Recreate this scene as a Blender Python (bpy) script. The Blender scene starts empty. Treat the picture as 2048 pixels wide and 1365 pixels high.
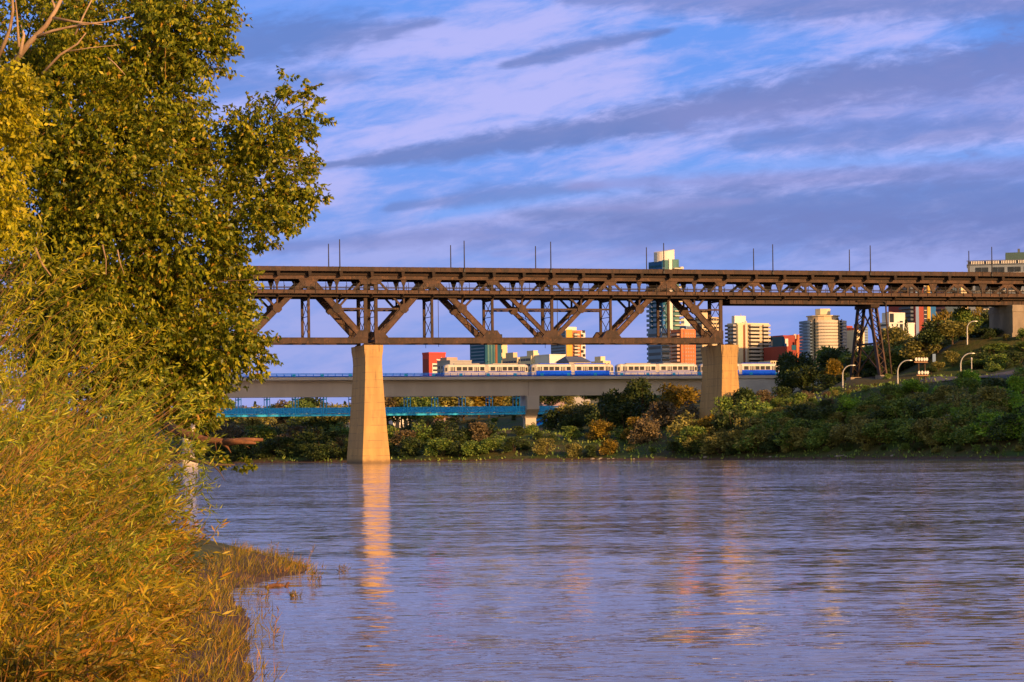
import bpy, math, random
import numpy as np
from mathutils import Vector, Matrix
R = math.radians
scene = bpy.context.scene
COL = scene.collection
random.seed(7)

# ------------------------------------------------------------------ camera
F = 4900.0; HX, HY = 1024.0, 890.5; ROLL = R(0.7); CAMZ = 4.1
cR, sR = math.cos(ROLL), math.sin(ROLL)
cd = bpy.data.cameras.new('camera'); cam = bpy.data.objects.new('camera', cd); COL.objects.link(cam)
cd.sensor_width = 36; cd.lens = F/2048*36; cd.shift_y = 208/2048
cd.clip_start = 0.5; cd.clip_end = 30000
cam.matrix_world = Matrix(((cR, sR, 0, 0), (0, 0, -1, 0), (-sR, cR, 0, CAMZ), (0, 0, 0, 1)))
scene.camera = cam

# ------------------------------------------------------------------ sun
SUN_EL, SUN_AZ = R(14.5), R(38)
tosun = Vector((math.sin(SUN_AZ)*math.cos(SUN_EL), -math.cos(SUN_AZ)*math.cos(SUN_EL), math.sin(SUN_EL)))
ld = bpy.data.lights.new('sun', 'SUN'); ld.energy = 5.0; ld.angle = R(0.5); ld.color = (1.0, 0.54, 0.20)
sun = bpy.data.objects.new('sun', ld); COL.objects.link(sun)
sun.rotation_euler = tosun.to_track_quat('Z', 'Y').to_euler(); sun.location = (50, -50, 200)

# ------------------------------------------------------------------ exposure
vs = scene.view_settings
vs.view_transform = 'Standard'; vs.look = 'None'; vs.exposure = 0.45; vs.gamma = 1.0; vs.use_curve_mapping = False
scene.cycles.max_bounces = 6; scene.cycles.diffuse_bounces = 3; scene.cycles.transparent_max_bounces = 8
scene.cycles.caustics_reflective = False; scene.cycles.caustics_refractive = False

# ------------------------------------------------------------------ node helper
class NT:
    def __init__(s, tree): s.t = tree; s.n = tree.nodes; s.l = tree.links
    def node(s, typ, ins=None, **kw):
        n = s.n.new(typ)
        for k, v in kw.items(): setattr(n, k, v)
        for k, v in (ins or {}).items(): s.put(n.inputs[k], v)
        return n
    def put(s, sock, v):
        if isinstance(v, bpy.types.NodeSocket): s.l.new(v, sock)
        else: sock.default_value = v
    def m(s, op, a, b=0.0, c=None, clamp=False):
        n = s.n.new('ShaderNodeMath'); n.operation = op; n.use_clamp = clamp
        s.put(n.inputs[0], a); s.put(n.inputs[1], b)
        if c is not None: s.put(n.inputs[2], c)
        return n.outputs[0]
    def mix(s, f, a, b):
        n = s.n.new('ShaderNodeMix'); n.data_type = 'RGBA'
        s.put(n.inputs[0], f); s.put(n.inputs[6], a); s.put(n.inputs[7], b)
        return n.outputs[2]
    def noise(s, vec, scale, detail=4, rough=0.55, dist=0.0, out=0):
        n = s.node('ShaderNodeTexNoise', {'Scale': scale, 'Detail': detail, 'Roughness': rough, 'Distortion': dist})
        if vec is not None: s.l.new(vec, n.inputs['Vector'])
        return n.outputs[out]
    def mapr(s, v, a, b, c=0.0, d=1.0, smooth=True):
        n = s.node('ShaderNodeMapRange', {'Value': v, 'From Min': a, 'From Max': b, 'To Min': c, 'To Max': d})
        if smooth: n.interpolation_type = 'SMOOTHSTEP'
        return n.outputs[0]
    def vec(s, x, y, z):
        n = s.n.new('ShaderNodeCombineXYZ')
        for i, v in enumerate((x, y, z)): s.put(n.inputs[i], v)
        return n.outputs[0]
    def scalevec(s, v, sc):
        return s.node('ShaderNodeVectorMath', {0: v, 1: sc}, operation='MULTIPLY').outputs[0]

def c4(c): return (c[0], c[1], c[2], 1.0)

# ------------------------------------------------------------------ world: low sun sky with streaked cloud banks
world = bpy.data.worlds.new('World'); scene.world = world; world.use_nodes = True
W = NT(world.node_tree); W.n.clear()
geo = W.node('ShaderNodeTexCoord').outputs['Generated']
xyz = W.node('ShaderNodeSeparateXYZ', {0: geo})
sky = W.node('ShaderNodeTexSky', sky_type='NISHITA', sun_disc=False, sun_elevation=SUN_EL, sun_rotation=R(180)-SUN_AZ,
             altitude=600, air_density=1.0, dust_density=0.6, ozone_density=2.5)
yy = W.m('MAXIMUM', xyz.outputs[1], 0.2)
U = W.m('MULTIPLY', W.m('DIVIDE', xyz.outputs[0], yy), 4.9)       # across the valley, thousands of image units
V = W.m('MULTIPLY', W.m('DIVIDE', xyz.outputs[2], yy), 4.9)       # height above the horizon
front = W.mapr(xyz.outputs[1], 0.15, 0.6)
P = W.vec(U, V, 0.0)
warp = W.noise(P, 2.2, 3, 0.5)
sl = W.m('SUBTRACT', V, W.m('MULTIPLY', U, 0.16))                   # streaks climb to the right
streak = W.noise(W.vec(W.m('MULTIPLY', U, 1.1), W.m('ADD', W.m('MULTIPLY', sl, 5.5), W.m('MULTIPLY', warp, 0.5)), 1.7), 1.6, 7, 0.58, 0.3)
fine = W.noise(W.vec(W.m('MULTIPLY', U, 2.2), W.m('MULTIPLY', sl, 7.0), 4.0), 4.5, 6, 0.62, 0.4)
puff = W.noise(W.vec(W.m('MULTIPLY', U, 4.0), W.m('MULTIPLY', V, 9.0), 9.0), 3.6, 5, 0.6, 0.5)
def px(x, y): return (x-1024)/1000.0, (890-y)/1000.0
def band(pts, soft=0.5, edge=0.6):
    """a cloud bank along a polyline of (x, y, half thickness); returns a 0..1 mask"""
    best = None
    for (x0, y0, t0), (x1, y1, t1) in zip(pts, pts[1:]):
        u0, v0 = px(x0, y0); u1, v1 = px(x1, y1)
        L = math.hypot(u1-u0, v1-v0); ex, ey = (u1-u0)/L, (v1-v0)/L
        du = W.m('SUBTRACT', U, u0); dv = W.m('SUBTRACT', V, v0)
        al = W.m('ADD', W.m('MULTIPLY', du, ex), W.m('MULTIPLY', dv, ey))
        f = W.m('DIVIDE', al, L, clamp=True)
        off = W.m('SUBTRACT', al, W.m('MULTIPLY', f, L))
        ac = W.m('ADD', W.m('MULTIPLY', du, -ey), W.m('MULTIPLY', dv, ex))
        th = W.m('ADD', W.m('MULTIPLY', f, (t1-t0)/1000.0), t0/1000.0)
        d = W.m('DIVIDE', W.m('SQRT', W.m('ADD', W.m('MULTIPLY', ac, ac), W.m('MULTIPLY', W.m('MULTIPLY', off, off), 0.12))), th)
        best = d if best is None else W.m('MINIMUM', best, d)
    nz = W.m('ADD', W.m('MULTIPLY', W.m('SUBTRACT', streak, 0.5), 1.3), W.m('MULTIPLY', W.m('SUBTRACT', puff, 0.5), 2.4*edge))
    nz = W.m('ADD', nz, W.m('MULTIPLY', W.m('SUBTRACT', fine, 0.5), 2.1))
    return W.mapr(W.m('ADD', best, nz), 1.25+soft, 0.80-soft)
# tones (linear)
BLUE = c4((0.115, 0.305, 0.90)); LILAC = c4((0.47, 0.475, 0.95)); DARK = c4((0.108, 0.175, 0.51)); PINK = c4((0.29, 0.285, 0.66)); HOR = c4((0.195, 0.29, 0.73))
# thin high veil over blue
veil = W.m('MULTIPLY', W.mapr(W.m('ADD', streak, W.m('MULTIPLY', W.m('SUBTRACT', fine, 0.5), 0.4)), 0.36, 0.64), 0.92)
gapL = W.mapr(W.m('ADD', W.m('ADD', W.m('MULTIPLY', U, -0.55), V), W.m('MULTIPLY', warp, 0.25)), 0.98, 1.28)   # bluer high up on the left
veil = W.m('MULTIPLY', veil, W.m('SUBTRACT', 1.0, W.m('MULTIPLY', gapL, 0.8)))
cl = W.mix(veil, BLUE, LILAC)
low = W.mapr(V, 0.62, 0.30)
cl = W.mix(W.m('MULTIPLY', low, 0.65), cl, HOR)
blu = band([(880, 430, 12), (1150, 385, 26), (1500, 345, 22), (2048, 320, 26)], 0.7)
cl = W.mix(W.m('MULTIPLY', blu, 0.75), cl, c4((0.13, 0.34, 0.92)))
for pts, k, colr, so in (
    ([(640, 330, 6), (900, 296, 20), (1250, 252, 25), (1600, 195, 38), (2060, 135, 44)], 0.84, DARK, 0.45),
    ([(1400, 240, 26), (1750, 232, 62), (2080, 200, 70)], 0.40, PINK, 0.6),
    ([(1500, 290, 16), (1800, 282, 28), (2080, 262, 24)], 0.5, DARK, 0.6),
    ([(1300, 252, 30), (1700, 200, 55), (2080, 180, 50)], 0.2, DARK, 0.7),
    ([(1030, 128, 7), (1130, 108, 16), (1230, 86, 12), (1340, 66, 6)], 0.75, DARK, 0.5),
    ([(440, 92, 42), (600, 72, 40), (760, 62, 20), (870, 44, 8)], 0.72, c4((0.10, 0.17, 0.50)), 0.6),
    ([(380, 170, 30), (560, 160, 30), (700, 150, 14)], 0.5, c4((0.12, 0.20, 0.58)), 0.7),
    ([(1150, 0, 10), (1400, 6, 24), (1640, 12, 34), (2080, 6, 34)], 0.62, DARK, 0.7),
    ([(1500, 34, 12), (1700, 20, 26), (2080, 34, 22)], 0.3, DARK, 0.7),
    ([(800, 412, 7), (1000, 388, 16), (1180, 378, 12)], 0.6, DARK, 0.6),
    ([(1160, 372, 10), (1500, 366, 16), (2080, 348, 22)], 0.6, PINK, 0.6),
    ([(1050, 430, 14), (1400, 425, 44), (1750, 420, 62), (2080, 420, 72)], 0.75, DARK, 0.7),
    ([(560, 490, 10), (900, 470, 22), (1300, 470, 34), (2080, 480, 50)], 0.55, c4((0.125, 0.165, 0.50)), 0.8),
    ([(1150, 420, 5), (1350, 416, 10), (1500, 408, 5)], 0.35, PINK, 0.7),
    ([(1000, 508, 5), (1200, 510, 12), (1420, 500, 6)], 0.30, PINK, 0.7),
):
    cl = W.mix(W.m('MULTIPLY', band(pts, so), k), cl, colr)
bg1 = W.node('ShaderNodeBackground', {'Color': W.mix(0.85, sky.outputs[0], W.node('ShaderNodeMix', {0: 1.0, 6: sky.outputs[0], 7: (1.5, 0.95, 0.62, 1)}, data_type='RGBA', blend_type='MULTIPLY').outputs[2]), 'Strength': 0.15})
bg2 = W.node('ShaderNodeBackground', {'Color': cl, 'Strength': 0.74})
mx = W.node('ShaderNodeMixShader', {0: W.m('MULTIPLY', front, 0.94), 1: bg1.outputs[0], 2: bg2.outputs[0]})
W.node('ShaderNodeOutputWorld', {'Surface': mx.outputs[0]})

# ------------------------------------------------------------------ object helpers
def at(x, y, Y):
    """world point seen in direction (x, y) at distance Y along the view"""
    dx, du = x-HX, HY-y
    return Vector(((cR*dx+sR*du)/F*Y, Y, CAMZ+(-sR*dx+cR*du)/F*Y))

def emp(name, loc=(0, 0, 0), rz=0.0, label=None, cat=None, group=None):
    o = bpy.data.objects.new(name, None); COL.objects.link(o)
    o.location = loc; o.rotation_euler = (0, 0, rz); o.empty_display_size = 0.5
    tag(o, label, cat, group); return o
def tag(o, label=None, cat=None, group=None, kind=None):
    if label: o['label'] = label
    if cat: o['category'] = cat
    if group: o['group'] = group
    if kind: o['kind'] = kind
    return o
def inst(name, mesh, parent=None, loc=(0, 0, 0), rz=0.0, sc=None):
    o = bpy.data.objects.new(name, mesh); COL.objects.link(o)
    o.parent = parent; o.location = loc; o.rotation_euler = (0, 0, rz)
    if sc is not None: o.scale = sc
    return o

class MB:
    def __init__(s): s.v = []; s.f = []; s.mi = []; s.cur = 0
    def add(s, vs, fs):
        b = len(s.v); s.v += [tuple(v) for v in vs]
        s.f += [tuple(i+b for i in f) for f in fs]; s.mi += [s.cur]*len(fs)
    def box(s, x0, x1, y0, y1, z0, z1):
        s.add([(x0,y0,z0),(x1,y0,z0),(x1,y1,z0),(x0,y1,z0),(x0,y0,z1),(x1,y0,z1),(x1,y1,z1),(x0,y1,z1)],
              [(0,3,2,1),(4,5,6,7),(0,1,5,4),(1,2,6,5),(2,3,7,6),(3,0,4,7)])
    def beam(s, p, q, w, h, side=(0, 1, 0)):
        """bar from p to q: w along side, h across"""
        p, q = Vector(p), Vector(q); d = (q-p).normalized()
        a = Vector(side); a = (a-d*a.dot(d)); a = a.normalized() if a.length > 1e-6 else d.orthogonal().normalized()
        b = d.cross(a); a = a*w/2; b = b*h/2
        s.add([p-a-b, p+a-b, p+a+b, p-a+b, q-a-b, q+a-b, q+a+b, q-a+b],
              [(0,3,2,1),(4,5,6,7),(0,1,5,4),(1,2,6,5),(2,3,7,6),(3,0,4,7)])
    def tube(s, pts, rad, n=7, cap=True):
        pts = [Vector(p) for p in pts]
        if not hasattr(rad, '__len__'): rad = [rad]*len(pts)
        vs, fs = [], []
        a = None
        for i, p in enumerate(pts):
            d = (pts[min(i+1, len(pts)-1)]-pts[max(i-1, 0)])
            d = d.normalized() if d.length > 1e-9 else Vector((0, 0, 1))
            a = d.orthogonal().normalized() if a is None else (a-d*a.dot(d)).normalized()
            b = d.cross(a)
            for k in range(n):
                t = 2*math.pi*k/n; vs.append(p+(a*math.cos(t)+b*math.sin(t))*rad[i])
        for i in range(len(pts)-1):
            for k in range(n):
                k2 = (k+1) % n; fs.append((i*n+k, i*n+k2, (i+1)*n+k2, (i+1)*n+k))
        if cap: fs.append(tuple(range(n-1, -1, -1))); fs.append(tuple((len(pts)-1)*n+k for k in range(n)))
        s.add(vs, fs)
    def prism(s, poly, y0, y1):
        """polygon of (x, z) counter-clockwise seen from -y, extruded from y0 to y1"""
        n = len(poly)
        s.add([(x, y0, z) for x, z in poly]+[(x, y1, z) for x, z in poly],
              [tuple(range(n)), tuple(range(2*n-1, n-1, -1))]+[((i+1) % n, i, n+i, n+(i+1) % n) for i in range(n)])
    def loft(s, rings, cap=True):
        n = len(rings[0]); vs = [v for r in rings for v in r]; fs = []
        for i in range(len(rings)-1):
            for k in range(n):
                k2 = (k+1) % n; fs.append((i*n+k, i*n+k2, (i+1)*n+k2, (i+1)*n+k))
        if cap: fs.append(tuple(range(n-1, -1, -1))); fs.append(tuple((len(rings)-1)*n+k for k in range(n)))
        s.add(vs, fs)
    def mesh(s, name, mats, smooth=False):
        me = bpy.data.meshes.new(name); me.from_pydata(s.v, [], s.f)
        for m in (mats if isinstance(mats, (list, tuple)) else [mats]): me.materials.append(m)
        if any(s.mi): me.polygons.foreach_set('material_index', s.mi)
        if smooth: me.polygons.foreach_set('use_smooth', [True]*len(s.f))
        me.update(); return me
    def build(s, name, mats, parent=None, loc=(0, 0, 0), rz=0.0, smooth=False):
        return inst(name, s.mesh(name, mats, smooth), parent, loc, rz)

# ------------------------------------------------------------------ materials
def mat(name, base, var=None, scale=1.0, rough=0.7, metal=0.0, stretch=(1, 1, 1), bump=0.0, bscale=None, spec=0.4, lo=0.38, hi=0.64, third=None):
    m = bpy.data.materials.new(name); m.use_nodes = True
    N = NT(m.node_tree); b = N.n['Principled BSDF']
    co = N.node('ShaderNodeTexCoord').outputs['Object']; v = N.scalevec(co, stretch)
    nz = N.noise(v, scale, 6, 0.6)
    col = N.mix(N.mapr(nz, lo, hi), c4(base), c4(var if var else tuple(x*0.75 for x in base)))
    if third:
        n2 = N.noise(v, scale*3.7, 4, 0.6); col = N.mix(N.mapr(n2, 0.55, 0.72), col, c4(third))
    N.put(b.inputs['Base Color'], col); b.inputs['Roughness'].default_value = rough; b.inputs['Metallic'].default_value = metal
    b.inputs['Specular IOR Level'].default_value = spec
    if bump:
        bn = N.node('ShaderNodeBump', {'Strength': bump, 'Height': N.noise(co, bscale or scale*4, 5, 0.6)}); N.put(b.inputs['Normal'], bn.outputs[0])
    return m
def leafmat(name, cols, trans=0.35, rough=0.55, clump=1.6):
    """leaf colour picked per leaf"""
    m = bpy.data.materials.new(name); m.use_nodes = True
    N = NT(m.node_tree); N.n.clear()
    rnd = N.node('ShaderNodeNewGeometry').outputs['Random Per Island']
    r = N.node('ShaderNodeValToRGB', {0: rnd}); e = r.color_ramp
    while len(e.elements) < len(cols): e.elements.new(0.5)
    for i, (p, c) in enumerate(cols): e.elements[i].position = p; e.elements[i].color = c4(c)
    co = N.node('ShaderNodeTexCoord').outputs['Object']; k = N.mapr(N.noise(co, clump, 3, 0.6), 0.36, 0.66, 0.72, 1.30)
    cc = N.node('ShaderNodeVectorMath', {0: r.outputs[0], 'Scale': k}, operation='SCALE').outputs[0]
    d = N.node('ShaderNodeBsdfPrincipled', {'Base Color': cc, 'Roughness': rough, 'Specular IOR Level': 0.35})
    t = N.node('ShaderNodeBsdfTranslucent', {'Color': cc})
    N.node('ShaderNodeOutputMaterial', {0: N.node('ShaderNodeMixShader', {0: trans, 1: d.outputs[0], 2: t.outputs[0]}).outputs[0]})
    return m
M = {}
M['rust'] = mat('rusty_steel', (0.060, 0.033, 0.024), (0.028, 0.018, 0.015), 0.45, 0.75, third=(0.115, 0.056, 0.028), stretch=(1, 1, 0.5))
M['rust_lit'] = mat('sunlit_tone_steel', (0.086, 0.046, 0.032), (0.042, 0.025, 0.019), 0.4, 0.75, third=(0.155, 0.078, 0.040))  # lighter copy of the rusty steel, sunlit tone put into the colour
M['soot_shade'] = mat('soot_shade_steel', (0.022, 0.015, 0.012), (0.04, 0.022, 0.014), 0.4, 0.85)  # black grimy steel of recessed members, also the shade tone of the back leg
M['deck'] = mat('timber_deck', (0.16, 0.11, 0.07), (0.09, 0.06, 0.04), 0.5, 0.9)
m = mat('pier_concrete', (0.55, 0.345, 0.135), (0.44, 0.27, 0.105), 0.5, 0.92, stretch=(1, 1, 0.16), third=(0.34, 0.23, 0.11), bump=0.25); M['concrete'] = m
N = NT(m.node_tree); b = N.n['Principled BSDF']; old = b.inputs['Base Color'].links[0].from_socket
co = N.node('ShaderNodeTexCoord').outputs['Object']; z_ = N.node('ShaderNodeSeparateXYZ', {0: co}).outputs[2]
fr = N.m('FRACT', N.m('DIVIDE', z_, 1.85)); line = N.m('MULTIPLY', N.m('LESS_THAN', fr, 0.07), N.mapr(N.noise(co, 0.35, 3), 0.40, 0.60))
lift = N.node('ShaderNodeTexWhiteNoise', {'W': N.m('FLOOR', N.m('DIVIDE', z_, 1.85))}, noise_dimensions='1D').outputs[0]
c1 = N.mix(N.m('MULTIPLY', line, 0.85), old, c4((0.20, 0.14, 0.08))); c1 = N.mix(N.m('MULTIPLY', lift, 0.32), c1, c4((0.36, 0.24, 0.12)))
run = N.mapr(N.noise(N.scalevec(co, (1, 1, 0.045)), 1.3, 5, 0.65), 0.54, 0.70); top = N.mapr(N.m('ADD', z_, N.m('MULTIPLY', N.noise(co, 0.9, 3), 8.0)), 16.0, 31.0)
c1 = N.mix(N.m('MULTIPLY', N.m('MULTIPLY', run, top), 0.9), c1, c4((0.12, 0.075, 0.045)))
wet = N.mapr(N.m('ADD', z_, N.m('MULTIPLY', N.noise(co, 1.2, 4), 1.2)), 1.9, 0.8); N.put(b.inputs['Base Color'], N.mix(N.m('MULTIPLY', wet, 0.8), c1, c4((0.15, 0.10, 0.06))))
M['abut'] = mat('abutment_concrete', (0.33, 0.27, 0.21), (0.22, 0.18, 0.14), 0.3, 0.9, stretch=(1, 1, 0.4))
M['pale'] = mat('pale_concrete', (0.60, 0.53, 0.47), (0.53, 0.46, 0.41), 0.15, 0.85, stretch=(1, 1, 0.3))
M['palewall'] = mat('grey_concrete', (0.55, 0.53, 0.52), (0.47, 0.45, 0.45), 0.2, 0.85)
M['blue'] = mat('blue_paint', (0.0, 0.14, 0.85), (0.0, 0.11, 0.7), 0.6, 0.7, spec=0.08)
M['cyan'] = mat('light_blue_paint', (0.05, 0.54, 0.97), (0.04, 0.47, 0.93), 0.5, 0.7, spec=0.08)
M['pole'] = mat('black_pole', (0.02, 0.02, 0.025), (0.03, 0.025, 0.025), 1, 0.6)
M['lamppole'] = mat('galvanised_steel', (0.55, 0.53, 0.5), (0.42, 0.42, 0.42), 1, 0.45, 0.3)
M['glass'] = mat('dark_window_glass', (0.012, 0.018, 0.03), (0.03, 0.035, 0.05), 0.3, 0.2, spec=0.25)
M['carwhite'] = mat('tram_white', (0.46, 0.44, 0.43), (0.38, 0.37, 0.37), 0.3, 0.4)
M['carblue'] = mat('tram_blue', (0.0, 0.085, 0.95), (0.0, 0.065, 0.8), 0.3, 0.6, spec=0.08)
M['carstripe'] = mat('tram_stripe_blue', (0.0, 0.03, 0.5), (0.0, 0.02, 0.4), 0.3, 0.6, spec=0.08)
M['carroof'] = mat('tram_roof', (0.42, 0.39, 0.35), (0.3, 0.29, 0.27), 0.5, 0.6)
M['dark'] = mat('dark_underframe', (0.02, 0.02, 0.022), (0.035, 0.03, 0.03), 1, 0.8)
M['bark'] = mat('bark', (0.10, 0.065, 0.04), (0.05, 0.033, 0.022), 3, 0.9, stretch=(1, 1, 0.3), bump=0.5, bscale=12)
M['palebark'] = mat('pale_bark', (0.42, 0.29, 0.19), (0.27, 0.17, 0.10), 4, 0.85, stretch=(1, 1, 0.3), bump=0.3, bscale=20)
M['deadwood'] = mat('dead_wood', (0.20, 0.085, 0.04), (0.11, 0.05, 0.025), 5, 0.85, stretch=(1, 1, 1), bump=0.6, bscale=25, third=(0.4, 0.2, 0.1))
M['twig'] = mat('willow_stem', (0.30, 0.15, 0.045), (0.2, 0.11, 0.035), 4, 0.7)
# ------------------------------------------------------------------ terrain
SHORE_FAR = [(-4000, 1500), (-900, 900), (-400, 800), (-200, 760), (-110, 725), (-74, 690), (-26, 645), (22, 618), (49, 584), (101, 512), (150, 420), (190, 300), (240, 150), (300, 0), (360, -400), (900, -3000)]
SHORE_NEAR = [(2, -600), (2, 0), (-1.2, 10), (-2.6, 20), (-3.6, 30), (-4.6, 42), (-5.8, 52), (-6.6, 60), (-7.7, 66), (-8.3, 71), (-7.7, 76), (-7.0, 80), (-7.2, 85), (-10, 91), (-17, 100), (-45, 130), (-130, 210), (-320, 320), (-900, 500), (-4000, 900)]
def seg_dist(px_, py_, poly):
    d = np.full(px_.shape, 1e9)
    for (x0, y0), (x1, y1) in zip(poly, poly[1:]):
        ex, ey = x1-x0, y1-y0; L2 = ex*ex+ey*ey
        t = np.clip(((px_-x0)*ex+(py_-y0)*ey)/L2, 0, 1)
        d = np.minimum(d, np.hypot(px_-x0-t*ex, py_-y0-t*ey))
    return d
def inside(px_, py_, poly):
    r = np.zeros(px_.shape, bool); n = len(poly)
    for i in range(n):
        x0, y0 = poly[i]; x1, y1 = poly[(i+1) % n]
        if y0 == y1: continue
        c = ((y0 > py_) != (y1 > py_)) & (px_ < (x1-x0)*(py_-y0)/(y1-y0)+x0)
        r ^= c
    return r
FARPOLY = SHORE_FAR+[(30000, -3000), (30000, 30000), (-30000, 30000), (-30000, 1500)]
NEARPOLY = SHORE_NEAR+[(-30000, 900), (-30000, -600)]
CP = [(-150,760,4),(-60,740,4),(0,700,5.5),(-20,850,6),(-150,1000,8),(-300,900,6),(10,690,6.5),(6,712,7),(-40,690,4),(22,660,5),(55,626,9),(50,604,5.5),(70,606,11),
      (40,640,6.5),(92,636,19.3),(75,640,14),(60,660,10),(93,598,16.2),(80,600,13.8),(105,600,18),(100,560,9),(112,545,8),(122,560,13),(130,590,20),(127,646,30),(135,640,30),(140,600,25),(118,620,21),(112,612,18),(150,560,26),(158,492,41),(200,432,63),
      (260,380,74),(230,520,60),(215,400,64),(225,350,60),(100,680,21),(120,720,28),(70,700,14),(80,720,15),(85,738,17),(95,741,20),(104,746,23.4),(60,760,19),(36,735,13),(-100,1200,22),(0,1200,28),(100,1200,34),(200,1200,38),
      (0,950,14),(100,900,28),(200,900,45),(300,700,60),(170,680,36),(-300,1500,22),(0,3000,34),(2500,4000,40),(-2500,4000,30),(-800,900,10),(400,0,40),(700,0,60),(170,840,38),(130,780,30)]
CPa = np.array(CP, float)
def ground_np(x, y):
    x = np.asarray(x, float); y = np.asarray(y, float)
    num = np.zeros(x.shape); den = np.zeros(x.shape)
    for cx, cy, cz in CP:
        w = 1.0/((x-cx)**2+(y-cy)**2+30.0)**1.6; num += w*cz; den += w
    far_h = num/den
    df = seg_dist(x, y, SHORE_FAR); fi = inside(x, y, FARPOLY)
    dn = seg_dist(x, y, SHORE_NEAR); ni = inside(x, y, NEARPOLY)
    t = np.clip(df/34.0, 0, 1); s = t*t*(3-2*t)
    wob = 0.25*np.sin(x*0.31+y*0.17)+0.2*np.sin(x*0.13-y*0.41)
    zf = s*far_h+np.clip(df/5.0, 0, 1)*(1.3+wob)
    zn = np.clip(dn*0.30, 0, 1.5)+np.clip((dn-5)*0.10, 0, 3.0)+0.06*np.sin(x*3.1)*np.cos(y*2.3)*np.clip(dn, 0, 1)
    dw = np.minimum(df, dn)
    return np.where(fi, zf, np.where(ni, zn, -np.clip(dw*0.12, 0, 2.5)))
def ground(x, y): return float(ground_np(np.array([x]), np.array([y]))[0])

xs = np.unique(np.concatenate([-np.geomspace(160, 12000, 26), np.arange(-160, -22, 4.0), np.arange(-22, 6, 0.7), np.arange(6, 270, 4.0), np.geomspace(270, 12000, 26)]))
ys = np.unique(np.concatenate([-np.geomspace(20, 3000, 14), np.arange(-20, 20, 4.0), np.arange(20, 104, 1.0), np.arange(104, 480, 10.0), np.arange(480, 780, 4.0), np.geomspace(780, 14000, 44)]))
GX, GY = np.meshgrid(xs, ys); GZ = ground_np(GX, GY)
nx, ny = len(xs), len(ys)
gv = np.stack([GX.ravel(), GY.ravel(), GZ.ravel()], 1)
ii = (np.arange(ny-1)[:, None]*nx+np.arange(nx-1)[None, :]).ravel()
gf = np.stack([ii, ii+1, ii+nx+1, ii+nx], 1)
me = bpy.data.meshes.new('ground'); me.from_pydata(gv.tolist(), [], gf.tolist()); me.polygons.foreach_set('use_smooth', [True]*len(gf))
m = bpy.data.materials.new('river_bank_soil'); m.use_nodes = True
N = NT(m.node_tree); b = N.n['Principled BSDF']
pos = N.node('ShaderNodeNewGeometry').outputs['Position']; z = N.node('ShaderNodeSeparateXYZ', {0: pos}).outputs[2]
g1 = N.mix(N.mapr(N.noise(pos, 0.06, 6, 0.6), 0.40, 0.60), c4((0.055, 0.095, 0.018)), c4((0.105, 0.085, 0.03)))
g1 = N.mix(N.mapr(N.noise(pos, 1.4, 4, 0.6), 0.42, 0.62, 0.0, 0.6), g1, c4((0.04, 0.05, 0.014)))
mud = N.mix(N.mapr(N.noise(pos, 1.3, 5, 0.6), 0.4, 0.62), c4((0.13, 0.075, 0.045)), c4((0.075, 0.045, 0.03)))
N.put(b.inputs['Base Color'], N.mix(N.mapr(N.m('ADD', z, N.m('MULTIPLY', N.noise(pos, 0.8, 3), 0.6)), 0.55, 1.1), mud, g1))
b.inputs['Roughness'].default_value = 0.9; b.inputs['Specular IOR Level'].default_value = 0.15
N.put(b.inputs['Normal'], N.node('ShaderNodeBump', {'Strength': 0.5, 'Distance': 0.3, 'Height': N.noise(pos, 2.0, 5)}).outputs[0])
me.materials.append(m)
tag(inst('ground', me), kind='structure')

# ------------------------------------------------------------------ river
wb = MB(); wb.add([(-12000, -3000, 0), (12000, -3000, 0), (12000, 14000, 0), (-12000, 14000, 0)], [(0, 1, 2, 3)])
m = bpy.data.materials.new('river_water'); m.use_nodes = True
N = NT(m.node_tree); b = N.n['Principled BSDF']
pos = N.node('ShaderNodeNewGeometry').outputs['Position']
def wav(sx, sy, seed, detail, rough, dist=0.6):
    v = N.node('ShaderNodeVectorMath', {0: N.scalevec(pos, (sx, sy, 1)), 1: (seed, seed*1.7, 0)}, operation='ADD').outputs[0]
    c = N.noise(v, 1.0, detail, rough, dist, out=1)
    return N.node('ShaderNodeVectorMath', {0: c, 1: (0.5, 0.5, 0.5)}, operation='SUBTRACT').outputs[0]
w1 = wav(1.2, 3.4, 3.1, 4, 0.62)        # ripples about half a metre
w2 = wav(0.11, 0.36, 8.3, 4, 0.55)       # wavelets of a few metres
w3 = wav(0.022, 0.06, 5.5, 3, 0.5)      # broad current swirls
patch = N.mapr(N.noise(N.scalevec(pos, (0.010, 0.028, 1)), 1.0, 4, 0.6, 0.8), 0.36, 0.66, 0.5, 1.2)
def sc(v, k): return N.node('ShaderNodeVectorMath', {0: v, 'Scale': k}, operation='SCALE').outputs[0]
def ad(a, b_): return N.node('ShaderNodeVectorMath', {0: a, 1: b_}, operation='ADD').outputs[0]
tot = ad(ad(sc(w1, 0.80), sc(w2, 0.34)), sc(w3, 0.05))
tot = N.node('ShaderNodeVectorMath', {0: tot, 'Scale': patch}, operation='SCALE').outputs[0]
sx_ = N.node('ShaderNodeSeparateXYZ', {0: tot}); ty_ = sx_.outputs[1]
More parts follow.
